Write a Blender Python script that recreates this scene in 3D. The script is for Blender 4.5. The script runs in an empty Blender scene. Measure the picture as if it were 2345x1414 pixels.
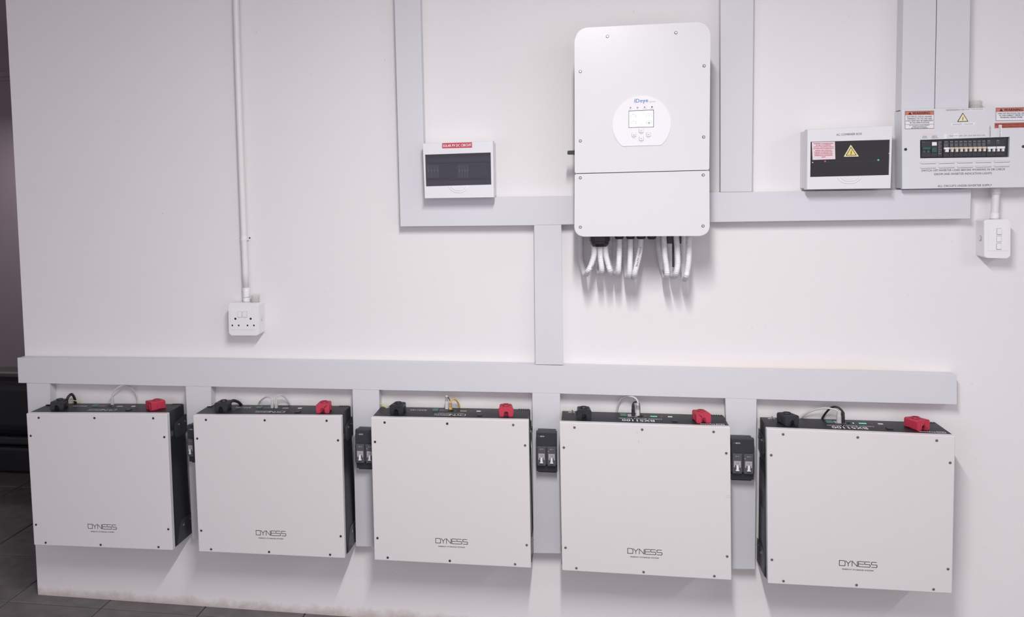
import bpy, bmesh, math, random
from mathutils import Vector, Matrix

random.seed(7)
S = bpy.context.scene
COL = S.collection

# ------------------------------------------------------------------ camera
F, PX, PY = 2000.0, 984.6778, 556.4632
ZO = 0.2765                                   # floor at z = 0
CAM = Vector((0.0681485, -3.12662278, 1.38632091 + ZO))
RR = (Vector((0.98410669, 0.17636495, -0.0207225)),      # right
      Vector((-0.00777826, -0.07377187, -0.99724481)),   # down
      Vector((-0.17740777, 0.98155648, -0.07122758)))    # forward
cd = bpy.data.cameras.new('camera')
cam = bpy.data.objects.new('camera', cd)
COL.objects.link(cam)
cd.sensor_fit = 'HORIZONTAL'
cd.sensor_width = 36.0
cd.lens = F * 36.0 / 2345.0
cd.shift_x = (1172.5 - PX) / 2345.0
cd.shift_y = (PY - 707.0) / 2345.0
cd.clip_start = 0.05
r_, u_, b_ = RR[0], -RR[1], -RR[2]
cam.matrix_world = Matrix(((r_.x, u_.x, b_.x, CAM.x), (r_.y, u_.y, b_.y, CAM.y),
                           (r_.z, u_.z, b_.z, CAM.z), (0, 0, 0, 1)))
S.camera = cam

# ------------------------------------------------------------------ world, lamps, exposure
w = bpy.data.worlds.new('world')
S.world = w
w.use_nodes = True
w.node_tree.nodes['Background'].inputs[0].default_value = (0.97, 0.905, 0.985, 1)
w.node_tree.nodes['Background'].inputs[1].default_value = 1.38


def lamp(name, loc, size, power, col, length=0):
    ld = bpy.data.lights.new(name, 'AREA')
    ld.shape = 'DISK'
    ld.size = size
    if length:
        ld.shape = 'RECTANGLE'
        ld.size_y = length
    ld.energy = power
    ld.color = col
    o = bpy.data.objects.new(name, ld)
    o.location = loc
    COL.objects.link(o)
    return o


lamp('ceiling_lamp', (0.10, -2.25, 2.75), 0.08, 81, (1.0, 0.985, 0.97), 1.25)
lamp('ceiling_lamp', (3.3, -2.8, 2.78), 0.08, 35, (1.0, 0.985, 0.98), 1.25)
lamp('next_room_fill', (-4.6, 2.9, 2.3), 0.3, 7, (1.0, 0.91, 0.95))  # added fill light with no visible source, brightens the next room
vs = S.view_settings
vs.view_transform = 'Standard'
vs.look = 'None'
vs.gamma = 1.0
vs.use_curve_mapping = False
vs.exposure = 0.0

# ------------------------------------------------------------------ materials
MATS = {}


def mat(name, col, rough=0.5, metal=0.0, bump=0.0, bscale=300.0, spec=0.5, var=0.0, vscale=3.0, emit=None, estr=0.0, coat=0.0):
    if name in MATS:
        return MATS[name]
    m = bpy.data.materials.new(name)
    m.use_nodes = True
    nt = m.node_tree
    p = nt.nodes['Principled BSDF']
    p.inputs['Base Color'].default_value = (*col, 1)
    p.inputs['Roughness'].default_value = rough
    p.inputs['Metallic'].default_value = metal
    p.inputs['Specular IOR Level'].default_value = spec
    p.inputs['Coat Weight'].default_value = coat
    tc = nt.nodes.new('ShaderNodeTexCoord')
    if var > 0:
        n = nt.nodes.new('ShaderNodeTexNoise')
        n.inputs['Scale'].default_value = vscale
        n.inputs['Detail'].default_value = 4
        nt.links.new(tc.outputs['Object'], n.inputs['Vector'])
        mx = nt.nodes.new('ShaderNodeMix')
        mx.data_type = 'RGBA'
        mx.inputs[6].default_value = (*[c * (1 - var) for c in col], 1)
        mx.inputs[7].default_value = (*[min(1, c * (1 + var)) for c in col], 1)
        nt.links.new(n.outputs['Fac'], mx.inputs[0])
        nt.links.new(mx.outputs[2], p.inputs['Base Color'])
    if bump > 0:
        n = nt.nodes.new('ShaderNodeTexNoise')
        n.inputs['Scale'].default_value = bscale
        n.inputs['Detail'].default_value = 3
        nt.links.new(tc.outputs['Object'], n.inputs['Vector'])
        b = nt.nodes.new('ShaderNodeBump')
        b.inputs['Strength'].default_value = bump
        b.inputs['Distance'].default_value = 0.001
        nt.links.new(n.outputs['Fac'], b.inputs['Height'])
        nt.links.new(b.outputs[0], p.inputs['Normal'])
    if emit:
        p.inputs['Emission Color'].default_value = (*emit, 1)
        p.inputs['Emission Strength'].default_value = estr
    MATS[name] = m
    return m


def wall_material():
    m = bpy.data.materials.new('painted_plaster')
    m.use_nodes = True
    nt = m.node_tree
    N = nt.nodes.new
    L = nt.links.new
    p = nt.nodes['Principled BSDF']
    p.inputs['Roughness'].default_value = 0.62
    p.inputs['Specular IOR Level'].default_value = 0.3
    g = N('ShaderNodeNewGeometry')
    big = N('ShaderNodeTexNoise'); big.inputs['Scale'].default_value = 1.3; big.inputs['Detail'].default_value = 5
    L(g.outputs['Position'], big.inputs['Vector'])
    mx = N('ShaderNodeMix'); mx.data_type = 'RGBA'
    mx.inputs[6].default_value = (0.778, 0.755, 0.765, 1)
    mx.inputs[7].default_value = (0.812, 0.795, 0.80, 1)
    L(big.outputs['Fac'], mx.inputs[0])
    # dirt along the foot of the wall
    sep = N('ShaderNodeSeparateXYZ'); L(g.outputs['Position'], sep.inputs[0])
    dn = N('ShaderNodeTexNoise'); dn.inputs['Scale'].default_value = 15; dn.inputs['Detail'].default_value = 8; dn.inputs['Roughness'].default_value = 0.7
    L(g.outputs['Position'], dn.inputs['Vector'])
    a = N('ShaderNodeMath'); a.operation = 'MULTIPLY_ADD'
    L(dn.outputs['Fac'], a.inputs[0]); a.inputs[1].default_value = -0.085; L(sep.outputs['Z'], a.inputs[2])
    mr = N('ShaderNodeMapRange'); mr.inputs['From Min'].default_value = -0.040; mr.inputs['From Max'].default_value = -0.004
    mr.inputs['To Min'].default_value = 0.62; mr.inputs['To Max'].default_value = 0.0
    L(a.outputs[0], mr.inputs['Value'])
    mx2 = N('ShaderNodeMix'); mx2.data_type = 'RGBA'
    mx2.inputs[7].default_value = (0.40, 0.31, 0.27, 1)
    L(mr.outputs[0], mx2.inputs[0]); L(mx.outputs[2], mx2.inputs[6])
    # warm dust line above the low trunking, right part
    d1 = N('ShaderNodeMapRange'); d1.inputs['From Min'].default_value = 0.985; d1.inputs['From Max'].default_value = 1.03
    d1.inputs['To Min'].default_value = 1.0; d1.inputs['To Max'].default_value = 0.0
    L(sep.outputs['Z'], d1.inputs['Value'])
    d2 = N('ShaderNodeMapRange'); d2.inputs['From Min'].default_value = 0.1; d2.inputs['From Max'].default_value = 0.7
    L(sep.outputs['X'], d2.inputs['Value'])
    d3 = N('ShaderNodeMapRange'); d3.inputs['From Min'].default_value = 0.96; d3.inputs['From Max'].default_value = 0.975
    L(sep.outputs['Z'], d3.inputs['Value'])
    d4 = N('ShaderNodeMapRange'); d4.inputs['From Min'].default_value = 1.22; d4.inputs['From Max'].default_value = 1.0
    L(sep.outputs['X'], d4.inputs['Value'])
    q1 = N('ShaderNodeMath'); q1.operation = 'MULTIPLY'; L(d1.outputs[0], q1.inputs[0]); L(d2.outputs[0], q1.inputs[1])
    q2 = N('ShaderNodeMath'); q2.operation = 'MULTIPLY'; L(q1.outputs[0], q2.inputs[0]); L(d3.outputs[0], q2.inputs[1])
    q3 = N('ShaderNodeMath'); q3.operation = 'MULTIPLY'; L(q2.outputs[0], q3.inputs[0]); L(d4.outputs[0], q3.inputs[1])
    q4 = N('ShaderNodeMath'); q4.operation = 'MULTIPLY'; L(q3.outputs[0], q4.inputs[0]); q4.inputs[1].default_value = 0.55
    mx3 = N('ShaderNodeMix'); mx3.data_type = 'RGBA'
    mx3.inputs[7].default_value = (0.70, 0.58, 0.47, 1)
    L(q4.outputs[0], mx3.inputs[0]); L(mx2.outputs[2], mx3.inputs[6])
    # small chips and specks
    sp = N('ShaderNodeTexNoise'); sp.inputs['Scale'].default_value = 55; sp.inputs['Detail'].default_value = 2
    L(g.outputs['Position'], sp.inputs['Vector'])
    sm = N('ShaderNodeMapRange'); sm.inputs['From Min'].default_value = 0.735; sm.inputs['From Max'].default_value = 0.80
    sm.inputs['To Max'].default_value = 0.35
    L(sp.outputs['Fac'], sm.inputs['Value'])
    mx4 = N('ShaderNodeMix'); mx4.data_type = 'RGBA'
    mx4.inputs[7].default_value = (0.35, 0.32, 0.32, 1)
    L(sm.outputs[0], mx4.inputs[0]); L(mx3.outputs[2], mx4.inputs[6])
    L(mx4.outputs[2], p.inputs['Base Color'])
    b1 = N('ShaderNodeTexNoise'); b1.inputs['Scale'].default_value = 60; b1.inputs['Detail'].default_value = 6
    L(g.outputs['Position'], b1.inputs['Vector'])
    bp = N('ShaderNodeBump'); bp.inputs['Strength'].default_value = 0.22; bp.inputs['Distance'].default_value = 0.002
    L(b1.outputs['Fac'], bp.inputs['Height']); L(bp.outputs[0], p.inputs['Normal'])
    return m


def smoked(name, tint, gloss=0.12):
    m = bpy.data.materials.new(name)
    m.use_nodes = True
    nt = m.node_tree
    nt.nodes.remove(nt.nodes['Principled BSDF'])
    t = nt.nodes.new('ShaderNodeBsdfTransparent'); t.inputs[0].default_value = (*tint, 1)
    g = nt.nodes.new('ShaderNodeBsdfGlossy'); g.inputs['Roughness'].default_value = gloss
    f = nt.nodes.new('ShaderNodeFresnel'); f.inputs[0].default_value = 1.52
    mx = nt.nodes.new('ShaderNodeMixShader')
    nt.links.new(f.outputs[0], mx.inputs[0]); nt.links.new(t.outputs[0], mx.inputs[1]); nt.links.new(g.outputs[0], mx.inputs[2])
    nt.links.new(mx.outputs[0], nt.nodes['Material Output'].inputs[0])
    MATS[name] = m
    return m


WALL = wall_material()
TRUNK = mat('trunking_pvc', (0.66, 0.665, 0.71), 0.38, bump=0.05, bscale=90)
PLATE = mat('white_powder_coat', (0.715, 0.695, 0.70), 0.36, bump=0.08, bscale=700)
DARK = mat('black_powder_coat', (0.014, 0.016, 0.024), 0.45, bump=0.12, bscale=600)
DARK2 = mat('black_sheet_edge', (0.035, 0.038, 0.048), 0.35)
INV = mat('inverter_white', (0.665, 0.665, 0.69), 0.30)
INVP = mat('inverter_control_white', (0.77, 0.77, 0.80), 0.22)
ALU = mat('cast_aluminium', (0.30, 0.30, 0.32), 0.45, metal=0.6)
STEEL = mat('screw_steel', (0.55, 0.55, 0.56), 0.25, metal=1.0)
SCREWD = mat('screw_dark', (0.05, 0.05, 0.055), 0.35, metal=0.5)
SCREWG = mat('screw_grey', (0.16, 0.155, 0.155), 0.45, metal=0.3)
BLACK = mat('black_plastic', (0.018, 0.019, 0.024), 0.38)
BLACK2 = mat('black_plastic_matt', (0.03, 0.032, 0.042), 0.5)
GREYM = mat('module_grey', (0.085, 0.085, 0.105), 0.45)
INNER = mat('enclosure_inner_grey', (0.13, 0.125, 0.155), 0.6)
GREYL = mat('module_label_grey', (0.42, 0.40, 0.42), 0.5)
HOLE = mat('hole_black', (0.004, 0.004, 0.005), 0.8)
REDD = mat('red_plastic_shaded', (0.16, 0.010, 0.022), 0.5)  # darker copy of the red plastic, shade inside the cable entry put into colour
RED = mat('red_plastic', (0.50, 0.036, 0.075), 0.42)
WPL = mat('white_plastic', (0.80, 0.80, 0.825), 0.22)
WPL2 = mat('white_plastic_box', (0.74, 0.745, 0.78), 0.28)
BOARD = mat('board_enamel', (0.69, 0.70, 0.745), 0.34)
CONDW = mat('flexible_conduit_white', (0.80, 0.80, 0.84), 0.42)
PIPE = mat('conduit_pvc', (0.77, 0.755, 0.765), 0.4)
CABW = mat('patch_cable_grey', (0.60, 0.585, 0.58), 0.4)
CABK = mat('patch_cable_black', (0.015, 0.015, 0.018), 0.4)
CABY = mat('patch_cable_yellow', (0.72, 0.44, 0.10), 0.45)
WIRE = mat('earth_wire_yellow_green', (0.62, 0.62, 0.22), 0.45)
PLUGC = mat('plug_clear', (0.50, 0.49, 0.49), 0.15)
INK = mat('ink_black', (0.02, 0.02, 0.025), 0.6)
INKG = mat('ink_grey', (0.22, 0.22, 0.24), 0.6)
INKW = mat('ink_white', (0.80, 0.80, 0.82), 0.6)
INKR = mat('ink_red', (0.50, 0.05, 0.09), 0.6)
INKB = mat('ink_blue', (0.02, 0.16, 0.42), 0.5)
STW = mat('sticker_white', (0.80, 0.80, 0.84), 0.4)
STP = mat('sticker_pink', (0.78, 0.66, 0.71), 0.4)
STR = mat('sticker_red', (0.52, 0.028, 0.060), 0.4)
STO = mat('sticker_orange', (0.62, 0.18, 0.12), 0.4)
STO2 = mat('sticker_rust', (0.45, 0.095, 0.06), 0.4)
STB = mat('sticker_beige', (0.76, 0.70, 0.67), 0.5)
YEL = mat('sticker_yellow', (0.80, 0.66, 0.20), 0.4)
YELP = mat('sticker_pale_yellow', (0.84, 0.76, 0.48), 0.4)
BEI = mat('toggle_beige', (0.66, 0.58, 0.44), 0.4)
TOGW = mat('toggle_white', (0.82, 0.82, 0.84), 0.35)
GRN = mat('breaker_green', (0.02, 0.085, 0.075), 0.4)
GRNC = mat('connector_green', (0.10, 0.21, 0.155), 0.5)
BRASS = mat('brass_stud', (0.62, 0.56, 0.36), 0.3, metal=0.9)
LEDG = mat('led_green', (0.1, 0.8, 0.4), 0.3, emit=(0.2, 1.0, 0.6), estr=1.0)
LEDR = mat('led_red', (0.8, 0.1, 0.1), 0.3, emit=(1.0, 0.12, 0.2), estr=1.2)
SCREEN = mat('screen_lit', (0.85, 0.9, 0.92), 0.2, emit=(0.93, 1.0, 1.0), estr=0.75)
LEATHER = mat('black_leather', (0.010, 0.010, 0.013), 0.45, bump=0.15, bscale=60)
GROUT = mat('grout', (0.06, 0.056, 0.058), 0.9)
TILE = mat('slate_tile', (0.15, 0.138, 0.142), 0.6, var=0.45, vscale=14, bump=0.8, bscale=40)
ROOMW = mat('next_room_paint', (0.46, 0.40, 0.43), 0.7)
CEIL = mat('ceiling_paint', (0.70, 0.68, 0.69), 0.8)
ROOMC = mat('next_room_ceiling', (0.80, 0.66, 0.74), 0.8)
SMOKE = smoked('smoked_window', (0.62, 0.62, 0.68), 0.22)
SMOKE2 = smoked('smoked_window_dark', (0.36, 0.36, 0.42), 0.18)
CLEAR = mat('clear_plastic', (0.70, 0.69, 0.68), 0.12)
CLEAR.node_tree.nodes['Principled BSDF'].inputs['Alpha'].default_value = 0.5

# ------------------------------------------------------------------ helpers
WL = {}


def at(px, py, Y):
    d = RR[0] * ((px - PX) / F) + RR[1] * ((py - PY) / F) + RR[2]
    t = (Y - CAM.y) / d.y
    return CAM + d * t


def xz(px, py, Y):
    p = at(px, py, Y)
    return (p.x, p.z)


def thing(name, label, cat, loc, group=None):
    o = bpy.data.objects.new(name, None)
    o.empty_display_size = 0.05
    COL.objects.link(o)
    o.location = loc
    WL[o] = Vector(loc)
    tag(o, label, cat, group)
    return o


def tag(o, label=None, cat=None, group=None, kind=None):
    if label: o['label'] = label
    if cat: o['category'] = cat
    if group: o['group'] = group
    if kind: o['kind'] = kind
    return o


def link_mesh(name, verts, faces, m, parent=None, smooth=False, label=None):
    xs = [v[0] for v in verts]; ys = [v[1] for v in verts]; zs = [v[2] for v in verts]
    c = Vector(((min(xs) + max(xs)) / 2, (min(ys) + max(ys)) / 2, (min(zs) + max(zs)) / 2))
    me = bpy.data.meshes.new(name)
    me.from_pydata([Vector(v) - c for v in verts], [], faces)
    me.materials.append(m)
    if smooth:
        me.polygons.foreach_set('use_smooth', [True] * len(me.polygons))
    me.update()
    o = bpy.data.objects.new(name, me)
    COL.objects.link(o)
    WL[o] = c
    if parent is not None:
        o.parent = parent
        o.location = c - WL[parent]
    else:
        o.location = c
    if label:
        o['label'] = label
    return o


def link_bm(name, bm, m, parent=None, smooth=False, label=None):
    bmesh.ops.recalc_face_normals(bm, faces=bm.faces)
    bm.verts.index_update()
    vs_ = [v.co.copy() for v in bm.verts]
    fs = [[v.index for v in f.verts] for f in bm.faces]
    bm.free()
    return link_mesh(name, vs_, fs, m, parent, smooth, label)


def bm_prism(bm, poly, y0, y1, bev=0.0, seg=2, back=None):
    """poly: (x,z) points; front at y0, back at y1"""
    fr = [bm.verts.new((p[0], y0, p[1])) for p in poly]
    bk = [bm.verts.new((p[0], y1, p[1])) for p in (back or poly)]
    n = len(poly)
    ff = bm.faces.new(fr)
    bm.faces.new(bk[::-1])
    for i in range(n):
        bm.faces.new((fr[i], bk[i], bk[(i + 1) % n], fr[(i + 1) % n]))
    if bev > 0:
        bmesh.ops.bevel(bm, geom=list(ff.edges), offset=bev, segments=seg, affect='EDGES', profile=0.6)
    return bm


def prism(name, poly, y0, y1, m, parent=None, bev=0.0, seg=2, label=None, smooth=False, back=None):
    bm = bmesh.new()
    bm_prism(bm, poly, y0, y1, bev, seg, back)
    return link_bm(name, bm, m, parent, smooth, label)


def roundpoly(pts, r, n=5):
    out = []
    k = len(pts)
    rs = r if isinstance(r, (list, tuple)) else [r] * k
    for i in range(k):
        p = Vector(pts[i]).to_2d() if not isinstance(pts[i], Vector) else pts[i]
        a = Vector(pts[i - 1]); c = Vector(pts[(i + 1) % k]); p = Vector(pts[i])
        rr = rs[i]
        if rr <= 0:
            out.append(tuple(p)); continue
        d1 = (a - p).normalized(); d2 = (c - p).normalized()
        ang = d1.angle(d2)
        t = rr / math.tan(ang / 2)
        t = min(t, (a - p).length * 0.49, (c - p).length * 0.49)
        rr2 = t * math.tan(ang / 2)
        bis = (d1 + d2).normalized()
        cen = p + bis * (rr2 / math.sin(ang / 2))
        s = p + d1 * t - cen; e = p + d2 * t - cen
        a0 = math.atan2(s.y, s.x); a1 = math.atan2(e.y, e.x)
        da = (a1 - a0 + math.pi) % (2 * math.pi) - math.pi
        for j in range(n + 1):
            q = a0 + da * j / n
            out.append((cen.x + rr2 * math.cos(q), cen.y + rr2 * math.sin(q)))
    return out


def pxpoly(pts, Y):
    return [xz(p[0], p[1], Y) for p in pts]


def pxprism(name, pts, Y, yb, m, parent=None, bev=0.0, r=0.0, seg=2, label=None, grow=0.0):
    poly = pxpoly(pts, Y)
    if r: poly = roundpoly(poly, r)
    return prism(name, poly, Y, yb, m, parent, bev, seg, label)


def bm_box(bm, x0, x1, y0, y1, z0, z1, M=None):
    co = [(x0, y0, z0), (x1, y0, z0), (x1, y1, z0), (x0, y1, z0), (x0, y0, z1), (x1, y0, z1), (x1, y1, z1), (x0, y1, z1)]
    v = [bm.verts.new(M @ Vector(c) if M else c) for c in co]
    fs = [bm.faces.new([v[i] for i in f]) for f in ((0, 3, 2, 1), (4, 5, 6, 7), (0, 1, 5, 4), (1, 2, 6, 5), (2, 3, 7, 6), (3, 0, 4, 7))]
    return v, fs


def box(name, x0, x1, y0, y1, z0, z1, m, parent=None, bev=0.0, M=None, label=None, seg=2):
    bm = bmesh.new()
    bm_box(bm, x0, x1, y0, y1, z0, z1, M)
    if bev > 0:
        bmesh.ops.bevel(bm, geom=list(bm.edges), offset=bev, segments=seg, affect='EDGES', profile=0.5)
    return link_bm(name, bm, m, parent, label=label)


def ring(c, r, n, y=None, ax='y'):
    out = []
    for i in range(n):
        a = 2 * math.pi * i / n
        if ax == 'y': out.append((c[0] + r * math.cos(a), c[1], c[2] + r * math.sin(a)))
        elif ax == 'x': out.append((c[0], c[1] + r * math.cos(a), c[2] + r * math.sin(a)))
        else: out.append((c[0] + r * math.cos(a), c[1] + r * math.sin(a), c[2]))
    return out


def lathe(name, c, prof, m, parent=None, ax='y', n=14, smooth=False, label=None, sgn=-1):
    """prof: list of (r, h): h measured along sgn*axis from c"""
    vs_, fs = [], []
    for r, h in prof:
        cc = Vector(c)
        if ax == 'y': cc.y += sgn * h
        elif ax == 'x': cc.x += sgn * h
        else: cc.z += sgn * h
        vs_ += ring(cc, max(r, 1e-5), n, ax=ax)
    k = len(prof)
    for i in range(k - 1):
        for j in range(n):
            fs.append((i * n + j, i * n + (j + 1) % n, (i + 1) * n + (j + 1) % n, (i + 1) * n + j))
    fs.append(tuple(range(n))[::-1])
    fs.append(tuple(range((k - 1) * n, k * n)))
    return link_mesh(name, vs_, fs, m, parent, smooth, label)


def catmull(P, step):
    P = [Vector(p) for p in P]
    Q = [P[0] * 2 - P[1]] + P + [P[-1] * 2 - P[-2]]
    out = []
    for i in range(1, len(Q) - 2):
        p0, p1, p2, p3 = Q[i - 1:i + 3]
        n = max(2, int((p2 - p1).length / step))
        for j in range(n):
            t = j / n
            out.append(0.5 * ((2 * p1) + (p2 - p0) * t + (2 * p0 - 5 * p1 + 4 * p2 - p3) * t * t + (3 * p1 - p0 - 3 * p2 + p3) * t ** 3))
    out.append(P[-1])
    return out


def tube(name, P, r, m, parent=None, n=10, step=0.006, corr=0.0, pitch=0.0036, label=None):
    if corr:
        c = catmull(P, pitch / 3)
        L = [0]
        for i in range(1, len(c)): L.append(L[-1] + (c[i] - c[i - 1]).length)
        tot = L[-1]; cnt = int(tot / (pitch / 4)); pts = []; k = 0
        for i in range(cnt + 1):
            s = tot * i / cnt
            while k < len(L) - 2 and L[k + 1] < s: k += 1
            t = (s - L[k]) / max(1e-9, L[k + 1] - L[k])
            pts.append(c[k].lerp(c[k + 1], min(1, max(0, t))))
        rad = [(r, r, r - corr * 0.55, r - corr)[i % 4] for i in range(len(pts))]
    else:
        pts = catmull(P, step)
        rad = [r] * len(pts)
    vs_, fs = [], []
    up = None
    for i, p in enumerate(pts):
        t = (pts[min(i + 1, len(pts) - 1)] - pts[max(i - 1, 0)]).normalized()
        if up is None:
            up = t.orthogonal().normalized()
        up = (up - t * up.dot(t)).normalized()
        s = t.cross(up)
        for j in range(n):
            a = 2 * math.pi * j / n
            vs_.append(p + (up * math.cos(a) + s * math.sin(a)) * rad[i])
    for i in range(len(pts) - 1):
        for j in range(n):
            fs.append((i * n + j, i * n + (j + 1) % n, (i + 1) * n + (j + 1) % n, (i + 1) * n + j))
    fs.append(tuple(range(n))[::-1]); fs.append(tuple(range((len(pts) - 1) * n, len(pts) * n)))
    return link_mesh(name, vs_, fs, m, parent, True, label)


TC = {}


def glyphs(s):
    if s in TC: return TC[s]
    cu = bpy.data.curves.new('t', 'FONT')
    cu.body = s
    cu.resolution_u = 2
    cu.space_character = 1.05
    o = bpy.data.objects.new('t', cu)
    COL.objects.link(o)
    dg = bpy.context.evaluated_depsgraph_get()
    me = bpy.data.meshes.new_from_object(o.evaluated_get(dg))
    vs_ = [v.co.copy() for v in me.vertices]
    fs = [tuple(p.vertices) for p in me.polygons]
    bpy.data.objects.remove(o); bpy.data.curves.remove(cu); bpy.data.meshes.remove(me)
    x0 = min(v.x for v in vs_); x1 = max(v.x for v in vs_); y0 = min(v.y for v in vs_); y1 = max(v.y for v in vs_)
    vs_ = [((v.x - x0) / (x1 - x0), (v.y - y0) / (y1 - y0)) for v in vs_]
    TC[s] = (vs_, fs)
    return TC[s]


def text3(s, o, right, up, m, parent, name='lettering', bold=0.0):
    g, fs = glyphs(s)
    o = Vector(o)
    vs_ = [o + right * a + up * b for a, b in g]
    if bold:
        k = len(vs_); d = right.normalized() * bold
        vs_ += [v + d for v in vs_]
        n_ = right.cross(up).normalized() * 0.00005
        vs_ = vs_[:k] + [v + n_ for v in vs_[k:]]
        fs = list(fs) + [tuple(i + k for i in f) for f in fs]
    return link_mesh(name, vs_, fs, m, parent)


def textpx(s, L, R, h, Y, m, parent, bold=0.0, name='lettering'):
    a = at(L[0], L[1], Y); b = at(R[0], R[1], Y)
    c = at(L[0], L[1] - h, Y)
    right = b - a
    upn = Vector((-right.z, 0, right.x)).normalized()
    return text3(s, a, right, upn * (c - a).length, m, parent, name, bold)


def ribbons(lines, o, right, up, t, m, parent, name='logo', off=(0, 0, 0)):
    """flat strokes of width t (metres) along polylines in the unit frame"""
    vs_, fs = [], []
    o = Vector(o) + Vector(off)
    for ln in lines:
        P = [o + right * a + up * b for a, b in ln]
        for i in range(len(P) - 1):
            d = (P[i + 1] - P[i]).normalized()
            nn = d.cross(right.cross(up).normalized()) * (t / 2)
            e = d * (t / 2)
            k = len(vs_)
            vs_ += [P[i] - e - nn, P[i + 1] + e - nn, P[i + 1] + e + nn, P[i] - e + nn]
            fs.append((k, k + 1, k + 2, k + 3))
    return link_mesh(name, vs_, fs, m, parent)


DYN = [[(0, 0), (0, 1), (.125, 1), (.152, .78), (.152, .1), (.138, 0), (0, 0)],
       [(.168, 1), (.237, .5), (.305, 1)], [(.237, .5), (.237, 0)],
       [(.34, 0), (.34, 1), (.48, 0), (.48, 1)],
       [(.65, 1), (.525, 1), (.508, .88), (.508, .12), (.525, 0), (.805, 0), (.82, .12), (.82, .4), (.805, .5), (.69, .5), (.672, .62),
        (.672, .88), (.69, 1), (.81, 1)],
       [(.51, .5), (.65, .5)],
       [(.985, 1), (.87, 1), (.852, .88), (.852, .62), (.87, .5), (.985, .5), (1, .4), (1, .12), (.985, 0), (.86, 0)]]


def arc(c, r, a0, a1, n=10):
    return [(c[0] + r * math.cos(a0 + (a1 - a0) * i / n), c[1] + r * math.sin(a0 + (a1 - a0) * i / n)) for i in range(n + 1)]


def tri(name, pts, Y, off, m, parent):
    return prism(name, pxpoly(pts, Y), Y - off, Y - off + 0.0004, m, parent)


# ------------------------------------------------------------------ structure
WX = -2.161
o = box('wall_back', WX, 4.6, 0.0, 0.22, 0.0, 2.95, WALL); tag(o, kind='structure')
o = box('wall_right', 4.6, 4.8, -6.0, 0.22, 0.0, 2.95, WALL); tag(o, kind='structure')
o = box('ceiling', -6.2, 4.8, -6.0, 0.22, 2.95, 3.10, CEIL); tag(o, kind='structure')
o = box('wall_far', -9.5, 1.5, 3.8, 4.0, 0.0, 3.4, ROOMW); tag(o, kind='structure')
o = box('wall_light_block', -4.9, -4.7, -6.0, 0.6, 0.0, 2.95, WALL); tag(o, kind='structure')  # unseen partition added to keep world light off the left floor
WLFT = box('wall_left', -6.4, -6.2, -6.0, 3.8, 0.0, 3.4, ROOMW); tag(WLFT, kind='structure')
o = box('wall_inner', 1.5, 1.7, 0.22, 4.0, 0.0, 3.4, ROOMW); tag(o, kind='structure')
zc = at(8, 183, 3.8).z
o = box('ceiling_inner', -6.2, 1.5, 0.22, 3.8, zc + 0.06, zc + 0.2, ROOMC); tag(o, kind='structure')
bm = bmesh.new()
for (a, b_2, c, d) in ((0.0, 0.04, 3.74, 3.8), (0.04, 0.07, 3.77, 3.8)):
    bm_box(bm, -6.2, 1.5, c, d, zc + 0.06 - b_2, zc + 0.06 - a)
o = link_bm('trim_1', bm, ROOMW); tag(o, kind='structure')

# floor: grout bed with slate tiles
fl = box('floor', -6.4, 4.8, -6.0, 4.0, -0.10, -0.006, GROUT); tag(fl, kind='structure')
T = 0.41
x0 = -2.25 - 6 * T; y0 = -0.069 - 2 * T
nx, ny = 15, 10
tile_me = None
for i in range(nx):
    for j in range(ny):
        xa = x0 + i * T; ya = y0 + j * T
        if xa > WX and ya >= 0.0 and ya + T < 6: 
            if ya > 0.22 or ya > 0.05: continue
        g = 0.0026
        if tile_me is None:
            bm = bmesh.new()
            bm_box(bm, -T / 2 + g, T / 2 - g, -T / 2 + g, T / 2 - g, -0.006, 0.0)
            top = [e for e in bm.edges if all(v.co.z > -0.001 for v in e.verts)]
            bmesh.ops.bevel(bm, geom=top, offset=0.0025, segments=1, affect='EDGES')
            t_ = link_bm('tile', bm, TILE, fl)
            tile_me = t_.data
        else:
            t_ = bpy.data.objects.new('tile', tile_me); COL.objects.link(t_); t_.parent = fl
        t_.location = Vector((xa + T / 2, ya + T / 2, -0.003 - random.random() * 0.0007)) - WL[fl]
        t_.rotation_euler = (0, 0, random.choice((0, math.pi / 2, math.pi, -math.pi / 2)))
xe = x0 + nx * T; ye = y0 + ny * T
bm = bmesh.new()
bm_box(bm, -6.2, 4.6, -6.0, y0 - 0.003, -0.006, 0.0)
bm_box(bm, -6.2, 1.5, ye + 0.003, 3.8, -0.006, 0.0)
bm_box(bm, -6.2, x0 - 0.003, y0, ye, -0.006, 0.0)
bm_box(bm, xe + 0.003, 4.6, y0, 0.0, -0.006, 0.0)
o = link_bm('tile_field', bm, TILE, fl); tag(o, kind='stuff')

# black leather armchair in the next room
ch = thing('armchair', 'black leather armchair in the dark room beyond the left end of the wall', 'armchair', (-3.55, 1.9, 0))
box('backrest', -4.05, -3.02, 1.36, 1.66, 0.20, 0.585, LEATHER, ch, 0.09, seg=5)
box('cushion', -3.98, -3.10, 1.60, 2.20, 0.26, 0.45, LEATHER, ch, 0.06, seg=4)
box('rail', -4.02, -3.00, 1.38, 2.25, 0.165, 0.215, mat('grey_leather_edge', (0.022, 0.021, 0.023), 0.55), ch, 0.012)  # leather strip a little paler than the other chair parts
box('armrest', -3.06, -2.90, 1.44, 2.28, 0.03, 0.52, LEATHER, ch, 0.06, seg=4)
box('armrest', -4.15, -3.99, 1.44, 2.28, 0.03, 0.52, LEATHER, ch, 0.06, seg=4)
box('base', -4.0, -3.02, 1.36, 2.25, 0.0, 0.16, LEATHER, ch, 0.02)


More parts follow.
